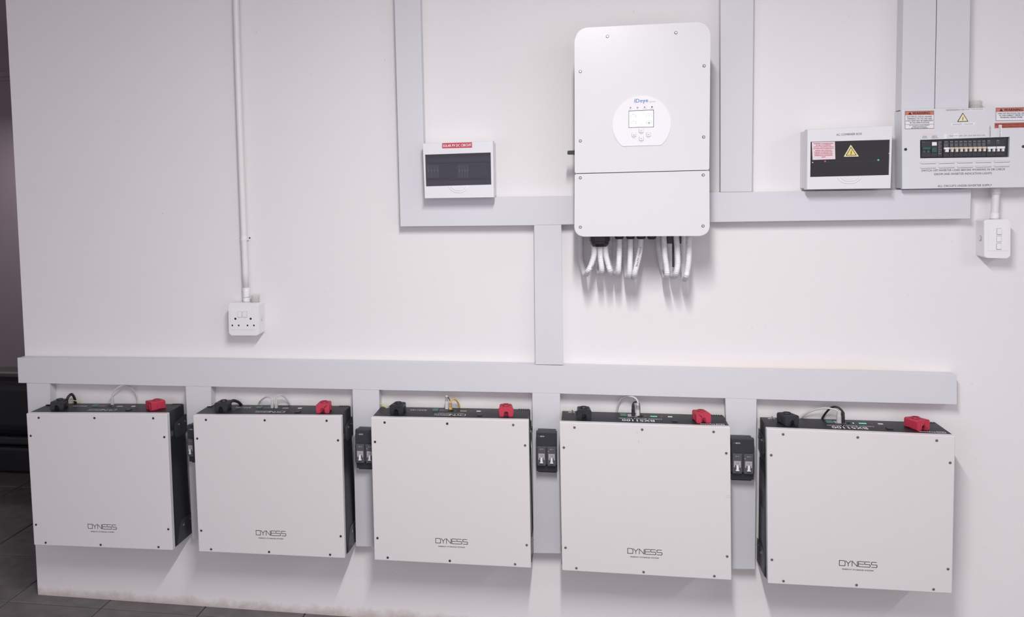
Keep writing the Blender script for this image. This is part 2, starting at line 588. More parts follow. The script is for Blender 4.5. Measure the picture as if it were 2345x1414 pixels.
# ------------------------------------------------------------------ trunking
def trunk(label, pts, Y, group=None, cap=None):
    poly = pxpoly(pts, Y)
    cx = sum(p[0] for p in poly) / len(poly); cz = min(p[1] for p in poly)
    t = thing('cable_trunk', label, 'trunking', (cx, 0, cz), group)
    cen = Vector((sum(p[0] for p in poly) / len(poly), sum(p[1] for p in poly) / len(poly)))
    # slightly inset channel under the lid
    n = len(poly); ins = []
    for i in range(n):
        a = Vector(poly[i - 1]); p = Vector(poly[i]); c = Vector(poly[(i + 1) % n])
        d1 = (p - a).normalized(); d2 = (c - p).normalized()
        n1 = Vector((-d1.y, d1.x)); n2 = Vector((-d2.y, d2.x))
        if (cen - p).dot(n1) < 0 and abs((cen - p).dot(n1)) > 1e-6: n1 = -n1
        if (cen - p).dot(n2) < 0 and abs((cen - p).dot(n2)) > 1e-6: n2 = -n2
        nn = n1 + n2
        if nn.length < 1e-6: nn = n1
        nn = nn / max(0.5, nn.length ** 2 / 2)
        ins.append(tuple(p + nn * 0.0012))
    prism('channel', ins, Y + 0.012, -0.0005, TRUNK, t)
    prism('lid', poly, Y, Y + 0.0118, TRUNK, t, bev=0.0008)
    return t


TL_ = -0.045
lowtop = [(39.6, 820.3), (480, 824), (1226, 836), (1650, 847), (1960, 853), (2191, 858.5)]
lowbot = [(2191.5, 927), (1960, 921), (1733, 914.5), (1661, 912.5), (1283, 901.8), (1219, 900), (868, 893.5), (807, 892), (483, 885.8), (425, 884.8), (42, 877.5)]


def ipl(L, x):
    L = sorted(L)
    for a, b in zip(L, L[1:]):
        if a[0] <= x <= b[0]: return a[1] + (b[1] - a[1]) * (x - a[0]) / (b[0] - a[0])
    return L[0][1] if x < L[0][0] else L[-1][1]


trunk('long low horizontal grey-white cable trunk running above all five batteries', lowtop + lowbot, TL_)
drops = [((61, 65, 81, 121), 1236, 'short drop trunk at the far left, behind the first battery'),
         ((425, 427, 483, 495), 1236, 'drop trunk in the gap between first and second battery from the left'),
         ((807, 815, 868, 876), 1253, 'drop trunk in the gap between second and third battery from the left'),
         ((1219, 1221.5, 1282.5, 1286), 1268.5, 'drop trunk in the gap between third and fourth battery from the left'),
         ((1661, 1673, 1732.5, 1729), 1304.5, 'drop trunk in the gap between fourth and fifth battery from the left')]
# where a battery body stands in front, the drop trunk is notched beside it: (pixel x of the body side, y of its top)
NOTCH = {61: (104.0, 927.0, 127.0), 425: (473.5, 931.0, 484.5), 807: (867.3, 937.2, 873.5)}
for (a, a2, b, b2), yb, lb in drops:
    if a == 61: a2, b = 79, 114
    if a == 425: a2, b = 440, 483
    key = a
    if a == 61: a = 62
    pts = [(a, ipl(lowbot, a) + 0.4), (b, ipl(lowbot, b) + 0.4)]
    if key in NOTCH:
        nx_, ny_, nb_ = NOTCH[key]
        pts += [(b + .8, ny_), (nx_, ny_)] + [(nb_ - 5, yb)]
    else:
        pts += [(b2, yb)]
    pts += [(a2, yb - 1)]
    trunk(lb, pts, TL_)

ctop = [(903, -40), (962, -40)]
trunk('vertical cable trunk rising to the ceiling on the left, beside the red labelled box',
      [(902, -40), (961, -40), (970, 330), (973.5, 455.0), (915.4, 455.5)], TL_)
trunk('upper horizontal cable trunk passing behind the white inverter',
      [(915.3, 455), (973, 454.5), (1140, 451.3), (1310, 449), (1650, 440.5), (1722, 440), (2224, 432.5), (2222, 501), (1650, 508.5), (1286, 514.5), (1222.5, 516), (917, 519)], TL_)
trunk('vertical cable trunk joining the upper and lower horizontal trunks',
      [(1223, 516.4), (1285.5, 515), (1290, 836.3), (1226, 835.3)], TL_)
trunk('vertical cable trunk rising to the ceiling just right of the white inverter',
      [(1650, -40), (1726.3, -40), (1722, 439.6), (1650.3, 440)], TL_)
trunk('left of the two adjoining vertical trunks above the distribution board',
      [(2070, -40), (2145.2, -40), (2139.6, 250.6), (2064, 252.4)], -0.060)
trunk('right of the two adjoining vertical trunks above the distribution board',
      [(2147, -40), (2223, -40), (2218, 248.6), (2141.2, 250.8)], -0.058)

# ------------------------------------------------------------------ batteries
BD = 0.165
BCN = [[(60, 947.5), (382, 948.6), (78, 1249), (395.5, 1261.5)],
       [(441.6, 951.8), (781, 953.8), (455.3, 1264), (790, 1279.7)],
       [(849, 957), (1210.5, 963.4), (857.5, 1283.3), (1216, 1302)],
       [(1281.2, 967.5), (1672.4, 979.4), (1287, 1307.3), (1675.2, 1330)],
       [(1755.7, 982.3), (2187.6, 999.5), (1758.2, 1337.1), (2180.3, 1360.5)]]
ORD = ['first', 'second', 'third', 'fourth', 'fifth']
BL = ['wall battery at the far left, with dark screws and a white looped cable on top',
      'second wall battery from the left, with two small looped white cables on top',
      'third wall battery from the left, with a grey and a yellow plug on top',
      'fourth wall battery from the left, with a grey cable arched up to the trunk',
      'wall battery at the far right, with grey and black cables on top']
# terminal covers: (pixel x of centre on the top, yaw degrees, depth y of centre)
TERM = [((137, -0.085, 12, BLACK), (357, -0.085, -36, RED)),
        ((512, -0.085, 4, BLACK), (743, -0.088, 6, RED)),
        ((912, -0.085, -2, BLACK), (1159, -0.088, 6, RED)),
        ((1337, -0.088, 3, BLACK), (1605, -0.090, 10, RED)),
        ((1804, -0.080, 18, BLACK2), (2098, -0.088, 24, RED))]
BT = []


def terminal(bat, cx, cy, cz, yaw, m, nm):
    M = Matrix.Translation((cx, cy, cz)) @ Matrix.Rotation(math.radians(yaw), 4, 'Z')
    hw, hd, h = 0.0245, 0.029, 0.034
    # outline in side view chamfered, open arch at the front, round well on top
    bm = bmesh.new()
    prof = [(-hw, 0.003), (-hw, h - 0.004), (-hw + 0.004, h), (hw - 0.004, h), (hw, h - 0.004), (hw, 0.003), (hw - 0.003, 0)]
    ar = [(0.0068, 0)] + [(0.0066 * math.cos(a), 0.0125 + 0.0066 * math.sin(a)) for a in [math.pi * i / 8 for i in range(9)]] + [(-0.0068, 0)]
    prof = prof + ar + [(-hw + 0.003, 0)]
    fr = [bm.verts.new(M @ Vector((x, -hd, z))) for x, z in prof]
    bk = [bm.verts.new(M @ Vector((x * 0.9, hd, z * (0.92 if z > 0.01 else 1)))) for x, z in prof]
    n = len(prof)
    f1 = bm.faces.new(fr); f2 = bm.faces.new(bk[::-1])
    for i in range(n):
        bm.faces.new((fr[i], bk[i], bk[(i + 1) % n], fr[(i + 1) % n]))
    bmesh.ops.triangulate(bm, faces=[f1, f2])
    tcov = link_bm('terminal_cover', bm, m, bat, label=nm)
    # raised arch rim
    rim = [M @ Vector((0.0078 * math.cos(a), -hd - 0.0006, 0.0125 + 0.0078 * math.sin(a))) for a in [math.pi * i / 8 for i in range(9)]]
    rim = [M @ Vector((0.0078, -hd - 0.0006, 0.001))] + rim + [M @ Vector((-0.0078, -hd - 0.0006, 0.001))]
    tube('arch_rim', rim, 0.0013, m, tcov, n=6)
    box('cable_entry', -0.0066, 0.0066, -hd + 0.007, -hd + 0.008, 0.0005, 0.0185, REDD if m is RED else HOLE, tcov, M=M)  # dark sheet standing in for the shade inside the arch
    # well on top: rim ring and dark bottom
    c = M @ Vector((0, 0.004, h))
    bm = bmesh.new()
    k = 14
    for (ra, rb, za, zb) in ((0.0135, 0.0125, 0.0003, 0.0028), (0.0125, 0.0098, 0.0028, 0.0028), (0.0098, 0.0092, 0.0028, 0.0003)):
        A = [bm.verts.new(c + Vector((ra * math.cos(2 * math.pi * i / k), ra * math.sin(2 * math.pi * i / k), za))) for i in range(k)]
        B = [bm.verts.new(c + Vector((rb * math.cos(2 * math.pi * i / k), rb * math.sin(2 * math.pi * i / k), zb))) for i in range(k)]
        for i in range(k): bm.faces.new((A[i], A[(i + 1) % k], B[(i + 1) % k], B[i]))
    link_bm('bolt_well', bm, m, tcov)
    lathe('bolt', c + Vector((0, 0, 0.0002)), [(0.0088, 0), (0.0088, 0.0006)], HOLE if m is RED else DARK2, tcov, ax='z', n=10, sgn=1)
    for sx in (-1, 1):
        bm = bmesh.new()
        bm_box(bm, sx * hw - 0.0022, sx * hw + 0.0022, -0.004, 0.012, 0.006, 0.020, M)
        link_bm('clip', bm, m, tcov)
    return tcov


def battery(k):
    q = [at(p[0], p[1], -BD) for p in BCN[k]]
    c = (q[0] + q[1] + q[2] + q[3]) / 4
    W = ((q[1] - q[0]).length + (q[3] - q[2]).length) / 2
    H = ((q[0] - q[2]).length + (q[1] - q[3]).length) / 2
    d = (q[1] - q[0] + q[3] - q[2])
    roll = math.atan2(d.z, d.x)
    M = Matrix.Translation((c.x, 0, c.z)) @ Matrix.Rotation(-roll, 4, 'Y')
    P = lambda u, y, v: M @ Vector((u, y, v))
    bat = thing('battery_unit', BL[k], 'battery', (c.x, 0, c.z - H / 2), 'white fronted batteries in a row along the wall')
    hw = W / 2 - 0.003; top = H / 2 - 0.0015; bot = -H / 2 + 0.004
    yb, yf = -0.0095, -BD + 0.021
    box('body', -hw, hw, yf, yb, bot, top, DARK, bat, 0.0018, M)
    # front panel
    bm = bmesh.new()
    poly = roundpoly([(q[i].x, q[i].z) for i in (2, 3, 1, 0)], 0.003, 3)
    bm_prism(bm, poly, -BD, -BD + 0.0205, 0.003, 3)
    fp = link_bm('front_panel', bm, PLATE, bat)
    sm = SCREWD if k < 2 else (SCREWG if k > 2 else STEEL)
    for (u, v) in ((.09, .032), (.492, .032), (.905, .032), (.024, .168), (.024, .843), (.976, .168), (.976, .843), (.088, .978), (.49, .978), (.902, .978)):
        p = (q[0].lerp(q[1], u)).lerp(q[2].lerp(q[3], u), v) + Vector((0, -0.0002, 0))
        mm = SCREWD if k < 2 else (SCREWG if k != 2 else (SCREWD if u < .5 else SCREWG))
        sc = lathe('screw', p, [(0.0044, 0), (0.0042, 0.0010), (0.0028, 0.0022), (0.0016, 0.0022), (0.0014, 0.0012)], mm, fp, n=10)
    # maker's logo
    R_ = M.to_3x3() @ Vector((1, 0, 0)); U_ = M.to_3x3() @ Vector((0, 0, 1))
    lw = 0.203 * W
    ribbons(DYN, P(-lw / 2 + 0.001, -BD - 0.0004, (.5 - .858) * H), R_ * lw, U_ * 0.0172, 0.0019, INK, fp, 'logo')
    text3('ENERGY STORAGE SYSTEM', P(-lw * .41, -BD - 0.0004, (.5 - .884) * H), R_ * lw * .82, U_ * 0.0042, INK, fp, bold=0.0004)
    # side brackets and covers, both sides
    for s in (-1, 1):
        def side(name, pts, t0, t1, m, par):
            bm = bmesh.new()
            A = [bm.verts.new(P(s * (hw + t0), y, v)) for y, v in pts]
            B = [bm.verts.new(P(s * (hw + t1), y, v)) for y, v in pts]
            bm.faces.new(A); bm.faces.new(B[::-1])
            n = len(pts)
            for i in range(n): bm.faces.new((A[i], A[(i + 1) % n], B[(i + 1) % n], B[i]))
            return link_bm(name, bm, m, par)
        sc = side('side_cover', [(yf + .004, bot + .004), (-.014, bot + .004), (-.014, top - .14), (yf + .004, top - .14)], 0.0, 0.0014, DARK, bat)
        yw = -0.062 if (s == -1 and k < 3) else 0
        lo = side('wall_bracket', [(yw, bot + .001), (-.135, bot + .003), (-.126, bot + .028), (-.094, bot + .078), (-.086, bot + .084), (yw, bot + .081)], 0.0015, 0.0036, DARK2, bat)
        hi = side('wall_bracket', [(yw, top - .042), (yw - .012, top - .042), (-.088, top - .05), (-.10, top - .062), (-.10, top - .10), (-.09, top - .112), (yw, top - .112)], 0.0003, 0.0030, DARK2, bat)
        for par, y, v in ((lo, -.080, bot + .062), (lo, -.018 + yw * .8, bot + .062), (hi, -.090 if yw else -.066, top - .066), (hi, -.018 + yw * .85, top - .066)):
            lathe('bolt', P(s * (hw + 0.0033), y, v), [(0.0055, 0), (0.0055, 0.0014), (0.0038, 0.0032), (0.0016, 0.0034)], STEEL, par, ax='x', n=10, sgn=s)
        if s == 1 and k < 2:
            side('side_label', [(yf - .004, top - .095), (yf + .034, top - .095), (yf + .034, top - .075), (yf - .004, top - .075)], 0.0003, 0.0008, GREYM, bat)
        if s == -1 and k == 4:
            side('side_label', [(-.11, bot + .10), (-.05, bot + .10), (-.05, bot + .22), (-.11, bot + .22)], 0.0015, 0.0018, GREYM, bat)
            side('side_label', [(-.10, top - .24), (-.03, top - .24), (-.03, top - .17), (-.10, top - .17)], 0.0015, 0.0018, GREYM, bat)
    # --- things printed and fitted on the top face
    zt = top
    ptop = lambda u, y: P(u, y, zt)

    def topu(px):                            # u coordinate on top for a pixel column near the middle depth
        p = at(px, BCN[k][0][1] - 14, -0.085)
        return (M.inverted() @ p).x
    # terminals
    for (px, yy, yaw, m), nm in zip(TERM[k], ('black terminal cover', 'red terminal cover')):
        p = ptop(topu(px), yy)
        terminal(bat, p.x, p.y, p.z, yaw, m, nm)
    FR = lambda f: (f - .5) * W
    # connector strip
    bx = lambda name, u0, u1, ya, yb_, h, m: box(name, u0, u1, ya, yb_, zt, zt + h, m, bat, 0, M)
    bx('connector_block', FR(.367), FR(.405), -.058, -.036, 0.0035, GRNC)
    bx('port', FR(.412), FR(.470), -.064, -.034, 0.0012, STEEL if k > 2 else GREYM)
    lathe('button', ptop(FR(.495), -.048), [(0.0055, 0), (0.0055, 0.002), (0.003, 0.0022)], BLACK, bat, ax='z', n=10, sgn=1)
    for i in range(5):
        u = FR(.553 + .0085 * i)
        bx('status_light', u - .0012, u + .0012, -.056, -.048, 0.0008, LEDG if k > 2 else INKW)
    bx('status_light', FR(.518) - .0015, FR(.518) + .0015, -.056, -.048, 0.0008, LEDG if k == 4 else INKG)
    bx('alarm_light', FR(.612), FR(.624), -.056, -.050, 0.0008, INKR)
    bx('dip_switch', FR(.655), FR(.682), -.056, -.046, 0.0010, INKW)
    bx('rocker_switch', FR(.672), FR(.702), -.116, -.096, 0.0030, BLACK)
    # grounding stud
    if k > 1: g = bx('earth_plate', FR(.045), FR(.085), -.034, -.022, 0.0010, STEEL if k > 1 else DARK2)
    if k > 1: lathe('earth_stud', ptop(FR(.070), -.028), [(0.0048, 0), (0.0048, 0.004), (0.0022, 0.0045), (0.0022, 0.009)], BRASS, bat, ax='z', n=8, sgn=1)
    # teeth on the back right edge
    for i in range(5):
        u = FR(.925 + .014 * i)
        bx('vent_tooth', u - .0022, u + .0022, -.020, -.013, 0.0022, DARK2)
    RV = -R_; UV = Vector((0, -1, 0))
    e = Vector((0, 0, 0.0004))
    if k < 3:
        w_ = 0.198 * W
        a = ptop(FR(.595), -.096) + e
        ribbons(DYN, a, RV * w_, UV * 0.021, 0.0021, INKW, bat, 'logo')
        if k == 2:
            text3('ENERGY STORAGE SYSTEM', ptop(FR(.575), -.082) + e, RV * w_ * .8, UV * 0.006, INKW, bat)
        text3('BX51100', ptop(FR(.325), -.046) + e, RV * 0.058, UV * 0.013, INKW, bat)
        text3('Lithium Battery Module', ptop(FR(.33), -.040) + e, RV * 0.066, UV * 0.005, INKW, bat)
    else:
        text3('BX51100', ptop(FR(.567), -.098) + e, RV * 0.192 * W, UV * 0.0245, INKW, bat, bold=0.0012)
        text3('Lithium Battery Module', ptop(FR(.612), -.080) + e, RV * 0.255 * W, UV * 0.013, INKW, bat, bold=0.0004)
        text3('Dyness', ptop(FR(.915), -.122) + e, RV * 0.082 * W, UV * 0.014, INKW, bat, bold=0.0008)
        a = ptop(FR(.968), -.123) + e
        ribbons([[(0, 0), (1, 0), (1, 1), (0, 1), (0, 0)], [(.3, .25), (.3, .75)], [(.5, .5), (.8, .5)]], a, RV * 0.024, UV * 0.015, 0.0022, INKW, bat, 'logo')
    if k == 3:   # scuffs and dents on the front panel
        for (sx, sy, ex, ey) in ((1661, 1140, 1672, 1141), (1664, 1135, 1672, 1137), (1458, 990, 1461, 993), (1462, 1009, 1463, 1016)):
            ribbons([[(0, 0), (1, 0)]], at(sx, sy, -BD - 0.0003), at(ex, ey, -BD - 0.0003) - at(sx, sy, -BD - 0.0003), Vector((0, 0, 0.001)), 0.0008, GREYL, fp, 'scuff')
    BT.append((bat, M, W, H, zt))
    return bat


for k in range(5):
    battery(k)


# ------------------------------------------------------------------ patch cables
def plug(par, px, py0, py1, Y, wpx, m, ribs=False):
    a = at(px, py0, Y); b = at(px, py1, Y)
    s = wpx / 700.0 / 2
    bm = bmesh.new()
    prof = [(0.55, a.z), (0.72, a.z - 0.004), (0.85, (a.z * 2 + b.z) / 3), (1.0, (a.z + b.z) / 2), (1.0, b.z)]
    rings = []
    for f, z in prof:
        x = a.x + (b.x - a.x) * (a.z - z) / max(1e-6, a.z - b.z)
        r = s * f
        rings.append([bm.verts.new((x + dx * r, Y + dy * r * 0.9, z)) for dx, dy in ((-1, -.6), (-.6, -1), (.6, -1), (1, -.6), (1, .6), (.6, 1), (-.6, 1), (-1, .6))])
    for A, B in zip(rings, rings[1:]):
        for i in range(8): bm.faces.new((A[i], A[(i + 1) % 8], B[(i + 1) % 8], B[i]))
    bm.faces.new(rings[0]); bm.faces.new(rings[-1][::-1])
    o = link_bm('plug', bm, m, par)
    if ribs:
        for i in range(4):
            z = a.z - 0.006 - i * 0.0042
            box('rib', a.x - s * .95, a.x + s * .95, Y - s * 1.02, Y + s * .5, z - .0008, z + .0008, INKG if m is not CABK else DARK2, o)
    return o


def cable(label, pts, m, r, plugs, group=None, name='network_cable', cat='cable'):
    P = [at(p[0], p[1], p[2]) for p in pts]
    t = thing(name, label, cat, P[0], group)
    tube('cable', P, r, m, t, n=8, step=0.004)
    for pl in plugs: plug(t, *pl)
    return t


YP = -0.050


def ytop(k, z=0.0):
    return BT[k][4]


cable('clear white cable arching over the top of the leftmost battery',
      [(257, 911, YP), (257, 902, YP), (270, 888, -.045), (287, 883, -.035), (303, 891, -.022), (313, 909, -.007), (315, 930, -.0055)], CABW, 0.0026,
      [(257.5, 908, 927, YP, 8, PLUGC)])
cable('left of the two small white cables looping from the second battery',
      [(623, 919, YP), (622, 913, YP), (612, 909.5, -.042), (602, 914, -.025), (593, 923, -.007), (590, 932, -.0055)], CABW, 0.0026,
      [(623.5, 916, 935, YP, 8, PLUGC)])
cable('right of the two small white cables looping from the second battery',
      [(632, 919, YP), (632, 911, YP), (640, 905.5, -.045), (649, 908, -.03), (658, 917, -.014), (664, 926, -.007), (666, 934, -.0055)], CABW, 0.0026,
      [(632.5, 916, 935, YP, 8, PLUGC)])
cable('grey ribbed plug with thin dark lead standing on the third battery',
      [(1023, 911, YP), (1024, 908, YP), (1028, 913, -.044), (1031, 921, -.03), (1033, 931, -.008), (1033.5, 938, -.0055)], CABK, 0.0014,
      [(1023, 906, 937, YP, 8, CABW, True)])
cable('yellow cable looping from its yellow plug on the third battery',
      [(1031.5, 924, YP), (1032.5, 919, YP), (1038, 914.5, -.042), (1045, 917.5, -.03), (1050.5, 926, -.012), (1053, 934, -.007), (1053.5, 942, -.0055)], CABY, 0.0030,
      [(1031.5, 920, 938, YP, 8, CABY, True)])
cable('grey cable arching over the fourth battery up to the trunk edge',
      [(1460.5, 930, YP), (1460.5, 921, YP), (1455, 912.5, -.046), (1441, 908, -.038), (1426, 911.5, -.027), (1417, 923, -.014), (1413, 940, -.007), (1412.5, 950, -.0055)], CABW, 0.0034,
      [(1460.5, 925, 952, YP, 9, CABW, True)])
cable('short black cable behind the grey one on the fourth battery',
      [(1450, 928, YP + .004), (1450.5, 923.5, YP + .004), (1456, 921, -.040), (1463, 925, -.030), (1464.5, 936, -.012), (1464.5, 948, -.0055)], CABK, 0.0026,
      [(1450, 925, 951, YP + .004, 8, CABK, True)])
cable('thin grey cable running left from its plug on the rightmost battery',
      [(1919, 944, YP), (1914, 939.5, YP), (1896, 935.5, -.045), (1878, 936.5, -.035), (1856, 943, -.022), (1836, 955, -.008), (1826, 964, -.0055)], CABW, 0.0030,
      [(1921, 940, 969, YP, 10, PLUGC)])
cable('black cable arching left from its plug on the rightmost battery',
      [(1929, 946, YP), (1928, 941, YP), (1918, 933.5, -.045), (1905, 933.5, -.035), (1893, 944, -.018), (1884, 957, -.007), (1881, 966, -.0055)], CABK, 0.0034,
      [(1930, 942, 969, YP, 8, CABK, True)])
# power lead, earth wires
cable('short black power lead curving out of the black terminal on the leftmost battery',
      [(152, 921, -.060), (156, 910, -.055), (164, 903.5, -.040), (170, 911, -.018), (173, 924, -.009), (174, 934, -.0075)], CABK, 0.0052, [], name='power_lead')
cable('pale yellow earth wire beside the black terminal of the leftmost battery',
      [(150, 922, -.045), (163, 917.5, -.035), (174, 919, -.020), (184, 922.5, -.009), (188, 930, -.0055)], WIRE, 0.0016, [], name='earth_wire')
cable('short black power lead behind the black terminal of the second battery',
      [(524, 925, -.056), (533, 918.5, -.045), (545, 921, -.028), (553, 929, -.0098), (556, 938, -.0085)], CABK, 0.0058, [], name='power_lead')
cable('yellow-green earth wire at the left corner of the third battery',
      [(888, 934, -.030), (882, 933, -.026), (874, 927, -.018), (871, 920, -.010), (871, 908, -.006)], WIRE, 0.0022, [], name='earth_wire')


# ------------------------------------------------------------------ breaker enclosures on the drop trunks
def enclosure(tl, tr, bl, br, label):
    Yf = -0.098
    q = [xz(*p, Yf) for p in (bl, br, tr, tl)]
    cx = sum(p[0] for p in q) / 4; cz = min(p[1] for p in q)
    t = thing('breaker_enclosure', label, 'breaker box', (cx, TL_, cz), 'black breaker boxes on the drop trunks')
    W = ((q[1][0] - q[0][0]) + (q[2][0] - q[3][0])) / 2
    H = ((q[3][1] - q[0][1]) + (q[2][1] - q[1][1])) / 2
    cz = sum(p[1] for p in q) / 4
    x0, x1 = cx - W / 2, cx + W / 2
    z0, z1 = cz - H / 2, cz + H / 2
    box('base', x0 + .004, x1 - .004, -0.072, TL_ - .0004, z0 - .004, z1, BLACK, t, 0.002)
    # cover in side profile: raised middle
    prof = [(-0.072, z0), (-0.084, z0 + .004), (-0.086, z0 + H * .17), (-0.098, z0 + H * .23), (-0.098, z0 + H * .62), (-0.092, z0 + H * .66), (-0.092, z1 - .003), (-0.089, z1), (-0.072, z1)]
    bm = bmesh.new()
    A = [bm.verts.new((x0, y, z)) for y, z in prof]; B = [bm.verts.new((x1, y, z)) for y, z in prof]
    bm.faces.new(A); bm.faces.new(B[::-1])
    for i in range(len(prof)): bm.faces.new((A[i], A[(i + 1) % len(prof)], B[(i + 1) % len(prof)], B[i]))
    cv = link_bm('cover', bm, BLACK2, t)
    for s in (0, 1):
        u0 = x0 + W * (.055 + .49 * s); u1 = u0 + W * .40
        br_ = box('breaker', u0, u1, -.1005, -.094, z0 + H * .20, z0 + H * .665, GREYM, t, 0.0008)
        w_ = u1 - u0
        box('breaker_label', u0 + w_ * .12, u1 - w_ * .12, -.1022, -.1004, z0 + H * .395, z0 + H * .495, GREYL, br_, 0.0004)
        box('latch', u0 + w_ * .12, u0 + w_ * .26, -.1022, -.1004, z0 + H * .345, z0 + H * .395, GREYL, br_, 0.0002)
        box('latch', u1 - w_ * .26, u1 - w_ * .12, -.1022, -.1004, z0 + H * .345, z0 + H * .395, GREYL, br_, 0.0002)
        box('toggle', u0 + w_ * .37, u1 - w_ * .37, -.1085, -.1022, z0 + H * .29, z0 + H * .40, TOGW, br_, 0.0006)
        box('toggle_lip', u0 + w_ * .30, u1 - w_ * .30, -.1085, -.1022, z0 + H * .275, z0 + H * .292, TOGW, br_, 0.0003)
        text3('C 63', (u0 + w_ * .36, -.1026, z0 + H * .425), Vector((w_ * .30, 0, 0)), Vector((0, 0, H * .035)), INK, br_)
        text3('DC 1P', (u0 + w_ * .33, -.1008, z0 + H * .592), Vector((w_ * .38, 0, 0)), Vector((0, 0, H * .020)), INKW, br_)
        if s:
            lathe('indicator', (u0 + w_ * .12, -.1005, z0 + H * .555), [(0.0013, 0), (0.0011, 0.0006)], INKW, br_, n=8)
    ribbons([arc((.5, .5), .5, 0, 2 * math.pi, 14)], (x0 + W * .10, -.0930, z1 - H * .118), Vector((.0042, 0, 0)), Vector((0, 0, .0042)), 0.0009, INKW, cv, 'logo')
    text3('KETO', (x0 + W * .20, -.0924, z1 - H * .118), Vector((W * .19, 0, 0)), Vector((0, 0, .0042)), INKW, cv, bold=0.0004)


enclosure((426.5, 976), (459.5, 976.5), (430.5, 1063), (462.5, 1063.5), 'black breaker box mostly hidden between the first and second batteries')
enclosure((812, 986.5), (858, 987.5), (815, 1078), (860, 1079.5), 'black breaker box half hidden between the second and third batteries')
enclosure((1227.3, 991), (1275, 992.3), (1228.8, 1085), (1275.8, 1087), 'black breaker box fully visible between the third and fourth batteries')
enclosure((1674.3, 1006), (1727.5, 1008), (1675, 1104), (1727.8, 1105.5), 'black breaker box between the fourth and fifth batteries')

# ------------------------------------------------------------------ inverter
YI = -0.24
inv = thing('inverter', 'tall white wall-mounted inverter with round control panel and lit screen', 'inverter', (at(1470, 541, YI).x, 0, at(1470, 541, YI).z))
bl_ = at(1316, 541, YI)
u4 = [(1316, 397), (1624.2, 389.3), (1627.2, 49), (1315.6, 64.5)]
rp = [0.004, 0.004, 0.038, 0.038]
upc = prism('upper_cover', roundpoly(pxpoly(u4, YI), rp, 8), YI, YI + 0.022, INV, inv, bev=0.003, seg=3)
l4 = [(1315.2, 542.3), (1625.2, 540.6), (1624.4, 391), (1316, 398.8)]
lwc = prism('lower_cover', roundpoly(pxpoly(l4, YI), [0.028, 0.028, 0.003, 0.003], 8), YI, YI + 0.022, INV, inv, bev=0.003, seg=3)
b4 = pxpoly([(1319, 539), (1621, 538), (1622.5, 55), (1320, 69)], YI)
prism('body', roundpoly(b4, [0.02, 0.02, 0.034, 0.034], 6), YI + 0.024, -0.075, ALU, inv)
xb0, xb1 = b4[0][0] + .03, b4[1][0] - .03
zb0, zb1 = b4[0][1] + .16, b4[2][1] - .08
box('mounting_bracket', xb0 + .05, xb1 - .05, -0.0745, -0.0455, zb0 + .05, zb1, ALU, inv, 0.003)
for i in range(14):     # heat sink fins behind the body
    x = xb0 + (xb1 - xb0) * (i + .5) / 14
    if xb0 + .05 < x < xb1 - .05: continue
    box('fin', x - .0015, x + .0015, -0.0745, -0.0455, zb0, zb1, ALU, inv)
for (sx, sy), par in [((1391, 83.5), upc), ((1548, 75), upc), ((1329, 164), upc), ((1612.5, 151), upc), ((1329, 323), upc), ((1611.5, 314), upc),
                      ((1329, 407.5), lwc), ((1610.5, 401), lwc), ((1329, 520.5), lwc), ((1610, 518), lwc)]:
    p = at(sx, sy, YI)
    s_ = lathe('screw', p, [(0.0049, -0.0002), (0.0049, 0.0003), (0.0044, 0.0005)], SCREWD, par, n=14)
    lathe('screw_head', p + Vector((0, -0.0004, 0)), [(0.0042, 0), (0.0041, 0.0012), (0.0030, 0.0020), (0.0018, 0.0020), (0.0016, 0.0008)], STEEL, s_, n=12)
    # (the head is a piece of the screw: third level)
# control panel disc with flat foot
cc = at(1469, 285, YI)
rx = (at(1536, 285, YI).x - at(1402, 285, YI).x) / 2
zf = at(1469, 334.5, YI).z
pts = []
for i in range(64):
    a = 2 * math.pi * i / 64
    x, z = cc.x + rx * math.cos(a), cc.z + rx * math.sin(a)
    if z < zf: continue
    pts.append((a, x, z))
a0 = math.asin((zf - cc.z) / rx)
pl_ = [(cc.x + rx * math.cos(a0 + (math.pi - 2 * a0) * i / 56), cc.z + rx * math.sin(a0 + (math.pi - 2 * a0) * i / 56)) for i in range(57)]
cp = prism('control_panel', pl_, YI - 0.0022, YI + 0.001, INVP, inv, bev=0.0014)
YC = YI - 0.0022
textpx('Deye', (1456.3, 238.2), (1484, 236.8), 11.4, YC - .0004, INKB, cp, bold=0.0004, name='logo')
prism('logo', pxpoly([(1453, 235.5), (1454.6, 235.4), (1454.6, 229), (1453, 229)], YC), YC - .0005, YC - .0001, INKB, cp)
prism('logo', pxpoly([(1453, 228), (1454.6, 228), (1454.6, 226.4), (1453, 226.4)], YC), YC - .0005, YC - .0001, INKB, cp)
textpx('HYBRID INVERTER', (1486.5, 234.4), (1501, 233.7), 1.9, YC - .0004, INKG, cp)
for i, (sx, sy) in enumerate(((1443.8, 246.8), (1460, 246.5), (1476.4, 245.7), (1493, 245))):
    lathe('indicator', at(sx, sy, YC), [(0.0024, 0), (0.0022, 0.0005)], INK if i == 3 else INKG, cp, n=12)
    textpx(('DC', 'AC', 'Normal', 'Alarm')[i], (sx - (2 if i < 2 else 4), sy + 4.6), (sx + (2 if i < 2 else 4), sy + 4.4), 1.6, YC - .0004, INKG, cp)
sf = prism('screen_frame', pxpoly([(1439.6, 292.7), (1497.3, 291.3), (1497.3, 251.6), (1439.6, 253.9)], YC), YC - .0008, YC, INK, cp)
sc_ = prism('screen', pxpoly([(1440.7, 291.6), (1496, 290.2), (1496, 253.1), (1440.7, 255.3)], YC), YC - .0011, YC - .0007, SCREEN, cp)
YS = YC - .0014
px1 = 1 / 735.0
